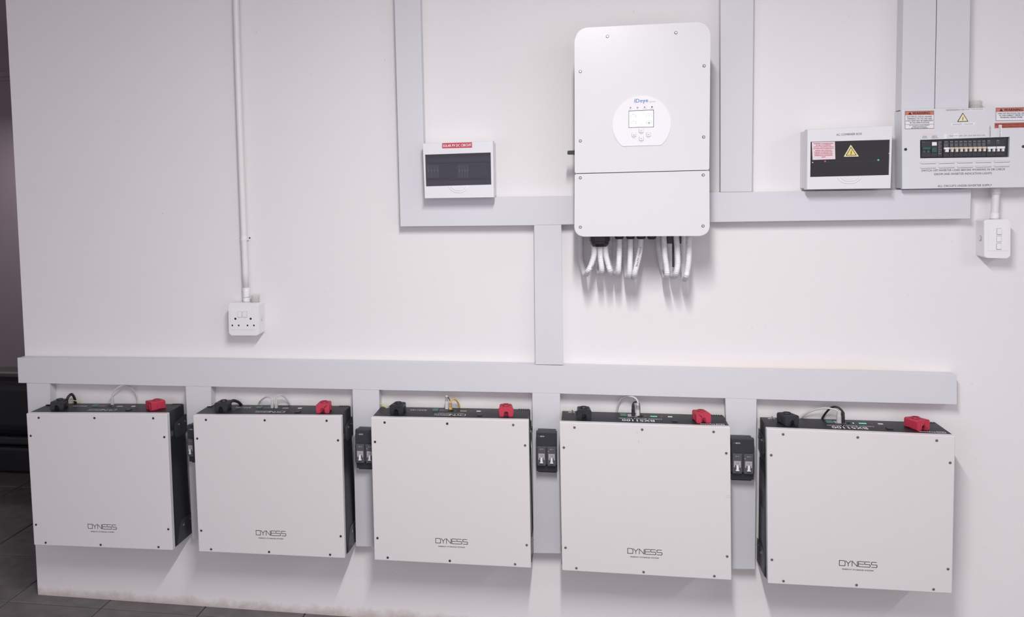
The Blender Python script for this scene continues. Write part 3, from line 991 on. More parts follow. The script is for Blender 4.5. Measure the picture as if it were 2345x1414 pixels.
for (gx, gy) in ((1450.7, 268), (1486.6, 266), (1450.7, 283), (1486.4, 282)):
    c = at(gx, gy, YS)
    ribbons([arc((0, 0), 6.0 * px1, -.5, math.pi + .5, 14)], c, Vector((1, 0, 0)), Vector((0, 0, 1)), 0.0010, INK, sc_, 'gauge')
    ribbons([[(-2.2 * px1, .5 * px1), (0, 1.8 * px1), (2.0 * px1, -1.5 * px1)]], c, Vector((1, 0, 0)), Vector((0, 0, 1)), 0.0010, INKG, sc_, 'gauge_icon')
ribbons([[(-1, -1), (-1, 1), (1, 1), (1, -1), (-1, -1)]], at(1486.4, 282, YS), Vector((0.0024, 0, 0)), Vector((0, 0, 0.0019)), 0.0013, INK, sc_, 'gauge_icon')
ribbons([[(-1, -1), (-1, .5), (0, 1), (1, .5), (1, -1), (-1, -1)], [(0, 1.2), (0, 2.2)]], at(1468.3, 286, YS), Vector((0.0034, 0, 0)), Vector((0, 0, 0.0020)), 0.0009, INKG, sc_, 'gauge_icon')
ribbons([arc((0, 0), .0026, 0, 6.28, 12)], at(1492, 257.2, YS), Vector((1, 0, 0)), Vector((0, 0, 1)), 0.0007, INKG, sc_, 'gauge_icon')
ribbons([arc((0, 0), .0045, 0, 6.28, 12)], at(1469, 273.5, YS), Vector((1, 0, 0)), Vector((0, 0, 1)), 0.0005, STB, sc_, 'gauge_icon')
for i, (sx, sy) in enumerate(((1468.3, 299.7), (1451.8, 308.9), (1485.2, 308), (1468.6, 317.6))):
    q = roundpoly(pxpoly([(sx - 4.6, sy + 4.6), (sx + 4.6, sy + 4.4), (sx + 4.6, sy - 4.6), (sx - 4.6, sy - 4.4)], YC), 0.0012, 3)
    q2 = roundpoly(pxpoly([(sx - 5.1, sy + 5.1), (sx + 5.1, sy + 4.9), (sx + 5.1, sy - 4.9), (sx - 5.1, sy - 4.7)], YC), 0.0014, 3)
    prism('button_rim', q2, YC - .0003, YC, INKG, cp)
    bt = prism('button', q, YC - .0022, YC - .0003, INVP, cp, bev=0.0006)
    L_ = ([[(-1, -1), (0, 1), (1, -1)]], [[(-1, -1), (1, -1)], [(-1, 0), (1, 0)]], [[(-1, 0), (-.3, -.7), (1, .8)]], [[(-1, 1), (0, -1), (1, 1)]])[i]
    ribbons(L_, at(sx, sy, YC - .0026), Vector((0.0022, 0, 0)), Vector((0, 0, 0.0016)), 0.0008, INK if i == 2 else INKG, bt, 'icon')
    textpx(('Up', 'Esc', 'Enter', 'Down')[i], (sx - 2.6, sy + 8), (sx + 2.6, sy + 7.8), 1.8, YC - .0004, INKG, cp)
# isolator knob on the left side
p = at(1316, 349.5, -0.135)
xk = b4[0][0]
iso = lathe('isolator_knob', (xk + .004, -0.135, p.z), [(0.018, 0), (0.018, 0.006), (0.010, 0.008), (0.009, 0.010)], BLACK, inv, ax='x', n=16)
kn = at(1299.5, 349.5, -0.135).x
prism('knob_grip', [(kn, p.z - .0055), (kn + .005, p.z - .0068), (xk - .004, p.z - .0068), (xk - .004, p.z + .0068), (kn + .005, p.z + .0068), (kn, p.z + .0055)], -0.150, -0.120, BLACK, iso, bev=0.001)
# glands under the body
zbt = b4[0][1]
gx = at(1373, 541, -0.150)
def gland(px0, px1, pyb, Y, m, nm='cable_gland'):
    a = at(px0, pyb, Y); b = at(px1, pyb, Y)
    w_ = b.x - a.x; cx = (a.x + b.x) / 2
    zb = (a.z + b.z) / 2
    return lathe(nm, (cx, Y, zbt + .002), [(w_ * .5, 0), (w_ * .5, (zbt - zb) * .62), (w_ * .45, (zbt - zb) * .66), (w_ * .45, (zbt - zb) * .8), (w_ * .36, zbt + .002 - zb)], m, inv, ax='z', n=12)
bgl = gland(1349.5, 1397, 564.5, -0.150, BLACK)
for a_, b_x in ((1406, 1430), (1432, 1455), (1456.5, 1480)): gland(a_, b_x, 547.5, -0.150, BLACK)
gland(1481, 1504, 548, -0.150, BLACK2)
for a_, b_x in ((1509, 1532), (1566, 1588)): gland(a_, b_x, 540, -0.150, BLACK)
A = at(1527.8, 558, -0.125); B = at(1560, 558, -0.125)
ant = box('wifi_dongle', A.x, B.x, -0.135, -0.105, A.z, zbt + .002, BLACK, inv, 0.002)
A = at(1539.3, 558, -0.125); B = at(1543.7, 612, -0.125)
box('antenna', A.x, B.x, -0.128, -0.122, B.z, A.z + .001, BLACK, ant, 0.001)
# flexible conduits
YF, YB = -0.150, -0.034
ends = 541
def flex(front, back, label, yf=YF):
    P = []
    n = len(front)
    for i, (x, y) in enumerate(front):
        P.append(at(x, y, yf))
    if not flex.gl:
        P[0].z = zbt - .003
    x2, y2 = front[-1]
    bx, by = back[-1]
    P.append(at((x2 + bx) / 2, max(y2, by) + 7.5, (yf + YB) / 2))
    for (x, y) in back[::-1]: P.append(at(x, y, YB))
    zt_ = at(back[0][0], 513.0, TL_).z - .004
    top = P[-1].copy(); top.z = zt_
    P.append(top)
    t = thing('flexible_conduit', label, 'conduit', P[0], 'corrugated conduits hanging under the inverter')
    tube('conduit', P, 0.0098, CONDW, t, n=12, corr=0.0017)
    return t
flex.gl = True
C = [([(1361, 562), (1360, 585), (1354, 606), (1347, 621)], [(1330, 560), (1330, 590), (1335, 615)], 'leftmost corrugated conduit, sweeping wide left from the large black gland'),
     ([(1374, 563), (1375, 590), (1378, 618)], [(1366, 560), (1367, 590), (1371, 615)], 'middle of the three corrugated conduits from the large black gland'),
     ([(1386, 563), (1388, 585), (1393, 606), (1397, 620)], [(1397, 560), (1397, 590), (1400, 612)], 'right one of the three corrugated conduits from the large black gland')]
for f, b, l in C: flex(f, b, l, -0.150)
flex.gl = False
for f, b, l in [([(1418.7, 545), (1418, 585), (1416, 620)], [(1407, 560), (1407, 590), (1410, 615)], 'fourth corrugated conduit from the left, hanging straight'),
                ([(1443.8, 545), (1443, 590), (1441, 627)], [(1431, 560), (1431, 590), (1434, 618)], 'fifth corrugated conduit from the left, hanging straight'),
                ([(1468, 545), (1466, 570), (1460, 600), (1453, 627)], [(1456, 560), (1455, 590), (1447, 618)], 'sixth corrugated conduit from the left, slanting left, printed along its length'),
                ([(1519.8, 545), (1522, 580), (1526, 610), (1527.5, 628)], [(1506, 550), (1509, 580), (1516, 610), (1521, 624)], 'seventh corrugated conduit from the left, curving right as it hangs'),
                ([(1548, 545), (1551, 575), (1552, 605), (1548, 626)], [(1533, 560), (1534, 590), (1538, 620)], 'second corrugated conduit from the right, beside the thin antenna'),
                ([(1577.8, 545), (1577.5, 590), (1574, 620), (1571, 632)], [(1563, 560), (1563, 590), (1564, 622)], 'rightmost corrugated conduit under the inverter')]:
    flex(f, b, l)
cf = [o for o in COL.objects if o.name.startswith('flexible_conduit')][5]
# print on the slanting conduit
a = at(1459.5, 612, YF - .0122); b = at(1470, 566, YF - .0122)
d = b - a
text3('20mm PVC CONDUIT', a, d, Vector((-d.z, 0, d.x)).normalized() * 0.006, INK, cf)
cf = [o for o in COL.objects if o.name.startswith('flexible_conduit')][0]
a = at(1349, 627, YF - .0118); b = at(1358.5, 611, YF - .0118)
d = b - a
text3('PVC 20', a, d, Vector((-d.z, 0, d.x)).normalized() * 0.0045, INK, cf)


# ------------------------------------------------------------------ solar DC box
def din_box(name, label, quad, Y, win, handle, smoke, inner, ysides=-0.0005):
    q = pxpoly(quad, Y)
    t = thing(name, label, 'electrical box', (sum(p[0] for p in q) / 4, 0, min(p[1] for p in q)))
    w4 = pxpoly(win, Y)
    # back box
    cen = Vector((sum(p[0] for p in q) / 4, sum(p[1] for p in q) / 4))
    sh = lambda k_: [tuple(cen + (Vector(p) - cen) * k_) for p in q]
    prism('back_box', roundpoly(sh(.975), 0.004, 3), Y + 0.0335, ysides, WPL2, t)
    # frame of the cover built around the window opening
    bm = bmesh.new()
    yi = Y + 0.0330
    o_f = [bm.verts.new((p[0], Y, p[1])) for p in sh(.988)]
    o_m = [bm.verts.new((p[0], Y + .006, p[1])) for p in q]
    o_b = [bm.verts.new((p[0], yi, p[1])) for p in q]
    i_f = [bm.verts.new((p[0], Y, p[1])) for p in w4]
    i_b = [bm.verts.new((p[0], yi, p[1])) for p in w4]
    for i in range(4):
        j = (i + 1) % 4
        bm.faces.new((o_f[i], o_f[j], i_f[j], i_f[i]))
        bm.faces.new((o_f[i], o_m[i], o_m[j], o_f[j]))
        bm.faces.new((o_m[i], o_b[i], o_b[j], o_m[j]))
        bm.faces.new((i_f[i], i_f[j], i_b[j], i_b[i]))
        bm.faces.new((o_b[i], i_b[i], i_b[j], o_b[j]))
    cv = link_bm('cover', bm, WPL2, t)
    prism('inner_panel', w4, Y + 0.026, Y + 0.0325, inner, t)
    wc = Vector((sum(p[0] for p in w4) / 4, sum(p[1] for p in w4) / 4))
    prism('window', [tuple(wc + (Vector(p) - wc) * .992) for p in w4], Y + 0.0030, Y + 0.0055, smoke, t)
    # thumb recess
    (hx0, hy), (hx1, hyb) = handle
    a = xz(hx0, hy, Y); b = xz(hx1, hy, Y); c = xz((hx0 + hx1) / 2, hyb, Y)
    cx = (a[0] + b[0]) / 2; hw_ = (b[0] - a[0]) / 2; dp = a[1] - c[1]
    half = [(cx + hw_ * math.cos(math.pi + math.pi * i / 16) * (1 if i not in (0, 16) else 1), a[1] + dp * math.sin(math.pi + math.pi * i / 16)) for i in range(17)]
    hd_ = prism('thumb_tab', half, Y - 0.0022, Y, WPL, t, bev=0.0016, seg=2)
    inn = [(cx + (x - cx) * .80, a[1] + (z - a[1]) * .74) for x, z in half]
    prism('thumb_recess', inn, Y - 0.0040, Y - 0.0023, WPL2, t, bev=0.0012, seg=2)
    return t, w4, cv


YV = -0.108
sb, w4, cv = din_box('solar_isolator_box', 'small white box with smoked window and red SOLAR PV DC CIRCUIT label', [(972.2, 455), (1132, 452.7), (1129.6, 322.5), (967.2, 328.2)], YV,
                     [(975.6, 427.2), (1125, 423), (1123.6, 349.3), (973.4, 354.5)], ((1028, 426.5), (1073, 441.5)), SMOKE, INNER)
lb = prism('label', pxpoly([(1012.4, 340), (1081, 338.4), (1081, 326), (1012.4, 328.2)], YV), YV - .0005, YV, STR, sb, label='red label with white lettering')
textpx('SOLAR PV DC CIRCUIT', (1014, 337.2), (1079.6, 335.2), 6.0, YV - .0009, INKW, lb, bold=0.0006)
for (a, b) in ((978, 1006), (1049, 1074)):
    for i in range(4):
        x_ = a + (b - a) * i / 4
        m_ = prism('breaker', pxpoly([(x_ + .4, 408), (x_ + (b - a) / 4 - .3, 407.6), (x_ + (b - a) / 4 - .3, 378), (x_ + .4, 378.4)], YV + .02), YV + .014, YV + .026, mat('breaker_dark_grey', (0.24, 0.235, 0.25), 0.5), sb)
        prism('toggle', pxpoly([(x_ + 2, 394), (x_ + 5, 394), (x_ + 5, 388), (x_ + 2, 388)], YV + .012), YV + .010, YV + .014, GREYL, m_)
for (a, b) in ((1010, 1042), (1078, 1120)):
    prism('blanking_plate', pxpoly([(a, 407), (b, 406), (b, 377), (a, 378)], YV + .02), YV + .016, YV + .026, GREYM, sb)
for yy in (372, 411):
    prism('din_rail_edge', pxpoly([(977, yy + 1.4), (1121, yy - 1.6), (1121, yy - 3), (977, yy)], YV + .02), YV + .018, YV + .026, GREYM, sb)

# ------------------------------------------------------------------ AC combiner box
YA = -0.105
ab, w4, cv = din_box('combiner_box', 'wider white box lettered AC COMBINER BOX with dark window and yellow triangle', [(1847, 434.7), (2040.3, 432), (2044.6, 287.6), (1848.4, 296.4)], YA,
                     [(1855.4, 405.7), (2035.8, 401.1), (2037.9, 320), (1856.4, 325.1)], ((1917.5, 404.2), (1973, 420.5)), SMOKE2, BLACK2)
textpx('AC COMBINER BOX', (1915.5, 311.2), (1974, 308.8), 4.8, YA - .0006, INK, cv)
YW = YA + 0.0030
lb = prism('label', pxpoly([(1860.7, 366.4), (1912.9, 364.7), (1911.8, 324.6), (1859, 326)], YW), YW - .0004, YW, STP, ab, label='pink sticker with red lettering')
for i, s in enumerate(('WARNING / WAARSKUWING', 'IN CASE OF ACCIDENTAL', 'CONTACT OR LEAKAGE, SWITCH', 'OFF MAIN SWITCH IMMEDIATELY', 'INGEVAL VAN TOEVALLIGE', 'KONTAK OF LEKKASIE MOET', 'HIERDIE HOOFSKAKELAAR', 'ONMIDDELLIK AFGESKAKEL', 'WORD')):
    y_ = 330.6 + i * 3.75 + (.8 if i > 3 else 0)
    hw_ = (22.5, 17, 23, 23.5, 19, 21, 20.5, 21, 4.5)[i]
    textpx(s, (1885.8 - hw_, y_), (1885.8 + hw_, y_ - .9), 2.5, YW - .0008, INKR, lb, bold=0.00035)


def warn_triangle(par, apex, bl, br, Y, thin=False):
    t0 = prism('warning_sign', roundpoly(pxpoly([bl, br, apex], Y), 0.001, 3), Y - .0005, Y, YELP if not thin else INK, par, label='yellow triangle with lightning bolt')
    c = Vector(((apex[0] + bl[0] + br[0]) / 3, (apex[1] + bl[1] + br[1]) / 3))
    sc = lambda k_: [tuple(c + (Vector(p) - c) * k_) for p in (bl, br, apex)]
    if not thin:
        prism('border', roundpoly(pxpoly(sc(.74), Y), 0.0008, 3), Y - .0008, Y - .0004, INK, t0)
        prism('field', roundpoly(pxpoly(sc(.60), Y), 0.0006, 3), Y - .0011, Y - .0007, YEL, t0)
    else:
        prism('field', roundpoly(pxpoly(sc(.80), Y), 0.0006, 3), Y - .0011, Y - .0004, YELP, t0)
    h = (bl[1] - apex[1])
    k_ = h / 27.0
    bp = [(1.2, -8.5), (-2.6, .6), (-.2, .3), (-1.6, 5.0), (-2.6, 4.6), (-1.2, 8.2), (1.2, 5.6), (0, 5.4), (2.4, -1.8), (0, -1.4), (2.6, -8.2)]
    kk = k_ * (.62 if not thin else .70)
    prism('bolt_symbol', pxpoly([(c.x + a_ * kk, c.y + b_y * kk) for a_, b_y in bp], Y), Y - .0015, Y - .0010, INK, t0)
    return t0


warn_triangle(ab, (1948.2, 331.6), (1932, 359.2), (1966.8, 358.6), YW)
lathe('lamp', at(1889.3, 369.7, YW + .0032), [(0.0026, -0.001), (0.0026, 0.0030), (0.0018, 0.0031)], LEDR, ab, n=12, label='small red lamp')
lathe('lamp', at(2011, 366.7, YW + .0032), [(0.0028, -0.001), (0.0028, 0.0030), (0.0018, 0.0031)], LEDG, ab, n=12, label='small green lamp')
for (sx, sy) in ((1861, 372.3), (2036.2, 351.5)):
    lathe('hinge_pin', at(sx, sy, YW), [(0.0018, 0), (0.0016, 0.0010)], TOGW, ab, n=10)
for i in range(9):
    x_ = 1864 + i * 18.6
    m_ = prism('breaker', pxpoly([(x_, 386 - i * .4), (x_ + 17.6, 385.6 - i * .4), (x_ + 17.6, 346 - i * .4), (x_, 346.4 - i * .4)], YA + .02), YA + .014, YA + .026, GREYM, ab)
prism('din_rail_edge', pxpoly([(1872, 372.2), (2030, 368.6), (2030, 367.6), (1872, 371.2)], YA + .013), YA + .0125, YA + .0138, GREYL, ab)  # thin pale strip painted as the faint highlight along the rail

# ------------------------------------------------------------------ distribution board
YD = -0.078
XR = 2408
db = thing('distribution_board', 'white metal distribution board at the right edge with breakers, louvres and warning labels', 'distribution board',
           (at(2230, 430, YD).x, 0, at(2230, 430, YD).z))
fr4 = [(2066, 433.2), (XR, 428.0), (XR, 243.2), (2065.2, 251.2)]
q = pxpoly(fr4, YD)
ap = pxpoly([(2107.4, 362.8), (2311, 360.0), (2312.4, 313.6), (2107, 320.6)], YD)
cenq = Vector((sum(p[0] for p in q) / 4, sum(p[1] for p in q) / 4))
prism('back_box', [(q[0][0] + .003, q[0][1] + .003), (q[1][0] - .003, q[1][1] + .003), (q[2][0] - .003, q[2][1] - .003), (q[3][0] + .003, q[3][1] - .003)], YD + 0.0145, -0.0005, BOARD, db)
# cover with the breaker opening cut out
bm = bmesh.new()
yb_ = YD + 0.014
rings_ = []
for pl_q, y_ in ((q, YD), (ap, YD), (ap, yb_), (q, yb_)):
    rings_.append([bm.verts.new((p[0], y_, p[1])) for p in pl_q])
for a_r, b_r in zip(rings_, rings_[1:] + rings_[:1]):
    for i in range(4): bm.faces.new((a_r[i], a_r[(i + 1) % 4], b_r[(i + 1) % 4], b_r[i]))
dc = link_bm('cover', bm, BOARD, db)
prism('breaker_tray', pxpoly([(2107.6, 362.6), (2310.6, 360), (2312, 313.6), (2107.2, 320.8)], YD), YD + .009, YD + .0138, BLACK, db)
for (sx, sy) in ((2073.8, 342.3), (2343.3, 335.8)):
    lathe('screw', at(sx, sy, YD), [(0.0046, 0), (0.0044, 0.0010), (0.0026, 0.0020), (0.0020, 0.0012)], SCREWD, dc, n=12)


def dbp(name, pts, y0, y1, m, par=None, bev=0.0, label=None):
    return prism(name, pxpoly(pts, YD), YD + y0, YD + y1, m, par or db, bev=bev, label=label)


def sl(x):           # slope of rows on the board (pixels)
    return -(x - 2107) * 0.021


def rect(x0_, x1_, y0_, y1_):
    return [(x0_, y1_ + sl(x0_)), (x1_, y1_ + sl(x1_)), (x1_, y0_ + sl(x1_)), (x0_, y0_ + sl(x0_))]


# earth leakage group
e1 = dbp('earth_leakage_breaker', rect(2109.5, 2131, 324, 360), -.001, .009, BLACK2)
dbp('toggle', rect(2111.5, 2130, 337.5, 343.5), -.006, -.001, GRN, e1, .0006)
for x_ in (2113, 2122.5): dbp('toggle_stem', rect(x_, x_ + 4.5, 345, 350), -.004, -.001, GREYM, e1)
textpx('CBI', (2111, 326.5), (2118, 326.3), 2, YD - .0014, INKG, e1)
e2 = dbp('main_switch', rect(2131.6, 2146, 324, 360), -.001, .009, BLACK2)
dbp('test_label', rect(2134, 2144.8, 326.4, 334.4), -.0015, -.001, TOGW, e2)
dbp('toggle', rect(2132.5, 2144, 339, 350), -.006, -.001, GRN, e2, .0006)
e3 = dbp('terminal_module', rect(2146.8, 2158, 324, 360), -.001, .009, BLACK2)
for i in range(7): dbp('print_line', rect(2148.5, 2155.5 - (i % 2) * 2, 326 + i * 4.4, 327.6 + i * 4.4), -.0013, -.001, INKG, e3)
# miniature breakers, beige toggles then white toggles
xsb = [2166.5, 2178.8, 2189.6, 2200.2, 2210.5, 2221, 2231.6, 2242, 2252.6]
for i, x_ in enumerate(xsb):
    hw_ = 6.4 if i == 0 else 5.0
    b = dbp('circuit_breaker', rect(x_ - hw_, x_ + hw_, 323.5, 361), -.001, .009, BLACK2)
    dbp('rating_print', rect(x_ - 3.4, x_ + 3.4, 325.4, 327.2), -.0014, -.001, INKG, b)
    dbp('rating_panel', rect(x_ - hw_ + .8, x_ + hw_ - 1.2, 329.5, 337.8), -.0014, -.001, GREYM, b)
    text3(('63', '20', '20', '20', '15', '20', '20', '15', '20')[i], at(x_ - 1.6, 336 + sl(x_), YD - .0018), Vector((.0046, 0, 0)), Vector((0, 0, .0048)), INKG, b)
    dbp('toggle', rect(x_ - hw_ + .3, x_ + hw_ - .2, 339.2, 343.6), -.0065, -.001, BEI if i else TOGW, b, .0006)
    dbp('toggle_stem', rect(x_ - (3.4 if i == 0 else 2.5), x_ + (4 if i == 0 else 2.6), 343.9, 350), -.0090, -.001, TOGW if i in (0,) else mat('toggle_cream', (0.74, 0.70, 0.62), 0.4), b, .0008)
for x_ in (2269, 2289.8):
    b = dbp('double_breaker', rect(x_ - 10.2, x_ + 10.2, 323.5, 361), -.001, .009, BLACK2)
    dbp('toggle', rect(x_ - 9.2, x_ + 9.8, 339.4, 344.6), -.0065, -.001, TOGW, b, .0006)
    for d_ in (-5.3, 5.2): dbp('toggle_stem', rect(x_ + d_ - 2.4, x_ + d_ + 2.4, 345, 351), -.0090, -.001, TOGW, b, .0008)
    text3('C32', at(x_ - 8, 333 + sl(x_), YD - .0014), Vector((.009, 0, 0)), Vector((0, 0, .006)), INKG, b)
    dbp('rating_print', rect(x_ - 8, x_ - 2, 325, 327), -.0014, -.001, INKG, b)
# pressed louvres
for row, (ya, yb2) in enumerate(((370.5, 375.4), (381.6, 385.8))):
    for i in range(5):
        a_ = 2106.5 + i * 42.2; b_x = a_ + 37.0
        pl2 = roundpoly(pxpoly([(a_ + 1, yb2 + sl(a_)), (b_x, yb2 + sl(b_x)), (b_x, ya + sl(b_x)), (a_, ya + sl(a_))], YD), [0.0028, 0.0028, 0.001, 0.001], 4)
        prism('louvre', pl2, YD - .0022, YD, BOARD, dc, bev=0.0013, seg=2)
        lp2 = pxpoly([(a_ + 2, yb2 + .9 + sl(a_)), (b_x - 1, yb2 + .9 + sl(b_x)), (b_x - 1, yb2 + .3 + sl(b_x)), (a_ + 2, yb2 + .3 + sl(a_))], YD)
        prism('louvre_slot', lp2, YD - .0003, YD, INKG, dc)
# lettering on the cover
textpx('SWITCH OFF INVERTER LOAD BEFORE WORKING IN DB CHECK', (2110, 393.4), (2302, 389.8), 4.6, YD - .0005, INK, dc)
textpx('ESKOM AND INVERTER INDICATION LIGHTS', (2139.5, 401.6), (2271.3, 399.2), 4.8, YD - .0005, INK, dc)
textpx('ALL CIRCUITS UNDER INVERTER SUPPLY', (2147.4, 428.8), (2271.8, 426.6), 4.8, YD - .0005, INK, dc)
ts = dbp('label_strip', [(2208, 254.6), (2254, 253), (2254, 247.8), (2208, 249.6)], -.0005, 0, TOGW, db)
textpx('VERDEELBORD / DISTRIBUTION BOARD', (2166, 254.0), (2252, 251.2), 3.0, YD - .0009, INKG, dc)
warn_triangle(db, (2204.8, 258.0), (2191.8, 279.6), (2217.6, 278.4), YD, True)
ts = dbp('label_strip', [(2177, 288.4), (2232.6, 286.8), (2232.6, 280.8), (2177, 282.6)], -.0005, 0, TOGW, db)
textpx('DANGER / GEVAAR', (2182, 286.6), (2228, 285.2), 2.8, YD - .0009, INKG, ts)


def warn_label(x0_, x1_, yt, yb2, header, lines, foot=None, xs=0.018):
    sq = lambda a, b, c, d: [(a, d - (a - x0_) * xs), (b, d - (b - x0_) * xs), (b, c - (b - x0_) * xs), (a, c - (a - x0_) * xs)]
    lbx = dbp('warning_label', sq(x0_, x1_, yt, yb2), -.0004, 0, INK, db, label='white and orange warning label')
    dbp('label_field', sq(x0_ + .7, x1_ - .7, yt + 9.4, yb2 - .8), -.0007, -.0003, STW, lbx)
    dbp('label_header', sq(x0_ + .7, x1_ - .7, yt + .8, yt + 9.0), -.0007, -.0003, STO, lbx)
    cx = (x0_ + x1_) / 2
    dd = lambda x, y: (x, y - (x - x0_) * xs)
    w_ = x1_ - x0_
    textpx(header, dd(cx - w_ * .24, yt + 7.9), dd(cx + w_ * .36, yt + 7.9), 5.6, YD - .0011, INK, lbx, bold=0.0008)
    tp = [dd(cx - w_ * .39, yt + 8.0), dd(cx - w_ * .27, yt + 8.0), dd(cx - w_ * .33, yt + 2.0)]
    prism('alert_symbol', pxpoly(tp, YD), YD - .0011, YD - .0006, INK, lbx)
    for i, (s, f) in enumerate(lines):
        y_ = yt + 14.6 + i * 4.6
        textpx(s, dd(cx - w_ * f / 2, y_), dd(cx + w_ * f / 2, y_), 3.1, YD - .0011, INK, lbx, bold=0.00025)
    if foot:
        y_ = yt + 14.6 + len(lines) * 4.6 - 2.6
        dbp('label_rule', sq(x0_ + .7, x1_ - .7, y_, y_ + .6), -.0010, -.0006, INK, lbx)
        for i, (s, f) in enumerate(foot):
            y2 = y_ + 3.6 + i * 3.0
            textpx(s, dd(cx - w_ * f / 2, y2), dd(cx + w_ * f / 2, y2), 2.0, YD - .0011, INK, lbx, bold=0.0002)


warn_label(2072.3, 2138.8, 254.8, 295.8, 'WARNING', [('ELECTRICAL SHOCK HAZARD', .86), ('TERMINALS ON THE LINE AND', .86), ('LOAD SIDES MAY BE ENERGIZED', .94), ('IN THE OPEN POSITION', .66)],
           [('DC VOLTAGE IS ALWAYS PRESENT', .70), ('WHEN SOLAR MODULES', .48), ('ARE EXPOSED TO SUNLIGHT', .58)])
warn_label(2280.4, 2352, 247.2, 277.2, 'WARNING', [('TURN OFF PHOTOVOLTAIC AND', .90), ('AC DISCONNECT PRIOR TO', .78), ('WORKING INSIDE PANEL', .72)])
l3 = dbp('warning_label', [(2277.5, 293.8), (2354, 292.2), (2354, 280.2), (2277.5, 282)], -.0005, 0, STO2, db, label='rust red warning label')
textpx('WARNING DUAL POWER SOURCE', (2284, 287.2), (2352, 285.6), 2.7, YD - .0009, INK, l3, bold=0.0002)
textpx('SECOND SOURCE IS PV SYSTEM', (2284, 292.0), (2352, 290.4), 2.7, YD - .0009, INK, l3, bold=0.0002)
prism('alert_symbol', pxpoly([(2279.6, 287.4), (2283, 287.3), (2281.3, 284)], YD), YD - .0009, YD - .0004, INK, l3)
l4 = dbp('faded_label', [(2110, 308), (2142.6, 306.6), (2142.6, 297.4), (2110, 298.8)], -.0004, 0, STB, db, label='beige faded label')
for i in range(3): dbp('print_line', [(2112, 301.6 + i * 3), (2140.5, 300.6 + i * 3), (2140.5, 300.1 + i * 3), (2112, 301.1 + i * 3)], -.0007, -.0003, STP, l4)
textpx('LOCAL', (2113, 313.6), (2122.5, 313.4), 2.4, YD - .0005, INK, dc)
textpx('SWITCH', (2112, 317.2), (2123.5, 317), 2.4, YD - .0005, INK, dc)
textpx('EARTH', (2134.5, 313.4), (2145.5, 313.2), 2.4, YD - .0005, INK, dc)
textpx('LEAKAGE', (2133, 317), (2147, 316.8), 2.4, YD - .0005, INK, dc)
dbp('label_strip', [(2161.5, 318.0), (2168, 317.8), (2168, 306.5), (2161.5, 306.7)], -.0004, 0, TOGW, db)
dbp('label_strip', [(2184, 315.6), (2195, 315.3), (2195, 306.2), (2184, 306.5)], -.0004, 0, TOGW, db)
textpx('GEYSER', (2185, 312), (2194, 311.8), 1.8, YD - .0009, INKG, dc)
for x_, s in ((2178.5, 'PLUG'), (2200.5, 'LIGHT'), (2211, 'LIGHT'), (2221.5, 'PLUG'), (2231.8, 'PLUG'), (2242, 'PLUG'), (2252, 'PLUG')):
    textpx(s, (x_ - 3.6, 313.5 + sl(x_) + .6), (x_ + 3.6, 313.4 + sl(x_) + .6), 2.2, YD - .0005, INK, dc)
for x_, y_ in ((2269.0, 313), (2291.5, 312.4)):
    if x_ > 2280: dbp('label_strip', [(2286.6, 312.6), (2293.6, 312.4), (2293.6, 286), (2286.6, 286.2)], -.0014, -.0010, TOGW, db)
    textpx('INVERTER SUPPLY', (x_, y_), (x_ - .2, y_ - 25), 2.4, YD - .0018, INK, dc)
# clear threaded fitting on top of the board
def fitting(par, cx, cy, z0, h, r):
    prof = [(r * .9, 0)]
    z = 0.0
    n = 5
    for i in range(n):
        a = h * (.15 + .8 * i / n); b = h * (.15 + .8 * (i + .55) / n)
        prof += [(r * .88, a), (r * 1.0, a + .0004), (r * 1.0, b), (r * .88, b + .0004)]
    prof += [(r * .8, h)]
    o_ = lathe('clear_fitting', (cx, cy, z0), prof, CLEAR, par, ax='z', n=18, sgn=1, label='clear plastic threaded fitting')
    lathe('fitting_nut', (cx, cy, z0 - .0005), [(r * 1.05, 0), (r * 1.05, .004), (r * .9, .0045)], CLEAR, o_, ax='z', n=6, sgn=1)
    return o_


p = at(2234, 247, -0.045)
fitting(db, at(2235, 247, -0.04).x, -0.036, (q[3][1] + (q[2][1] - q[3][1]) * .5) - .006, 0.032, 0.0195)

# ------------------------------------------------------------------ double socket, left
YK = -0.062
sk = thing('socket_outlet', 'white double socket outlet below the conduit on the left of the wall', 'socket', (at(560, 768, YK).x, 0, at(560, 768, YK).z))
q = roundpoly(pxpoly([(524.3, 768.6), (594, 768.8), (592.4, 694.6), (523, 694)], YK), 0.009, 5)
fp = prism('face_plate', q, YK, YK + .012, WPL, sk, bev=0.004, seg=3)
cq = pxpoly([(524.3, 768.6), (594, 768.8), (592.4, 694.6), (523, 694)], YK)
cn = Vector((sum(p[0] for p in cq) / 4, sum(p[1] for p in cq) / 4))
prism('back_box', roundpoly([tuple(cn + (Vector(p) - cn) * .985) for p in cq], 0.008, 4), YK + .0122, -0.0005, WPL, sk)
gr = prism('module_plate', pxpoly([(528.3, 755.6), (585.2, 755.6), (585, 711.2), (527.2, 711.2)], YK), YK - .0012, YK + .001, WPL, fp, bev=0.0006)
for (a, b, tilt) in ((545, 553.4, 0), (556.6, 565.4, 1)):
    r4 = roundpoly(pxpoly([(a, 726.8), (b, 726.8), (b, 714), (a, 714)], YK), 0.0015, 3)
    prism('rocker_gap', roundpoly(pxpoly([(a - .6, 727.4), (b + .6, 727.4), (b + .6, 713.4), (a - .6, 713.4)], YK), 0.0018, 3), YK - .0015, YK - .001, GREYL, sk)
    prism('rocker', r4, YK - .0040, YK - .0015, WPL, sk, bev=0.0010)
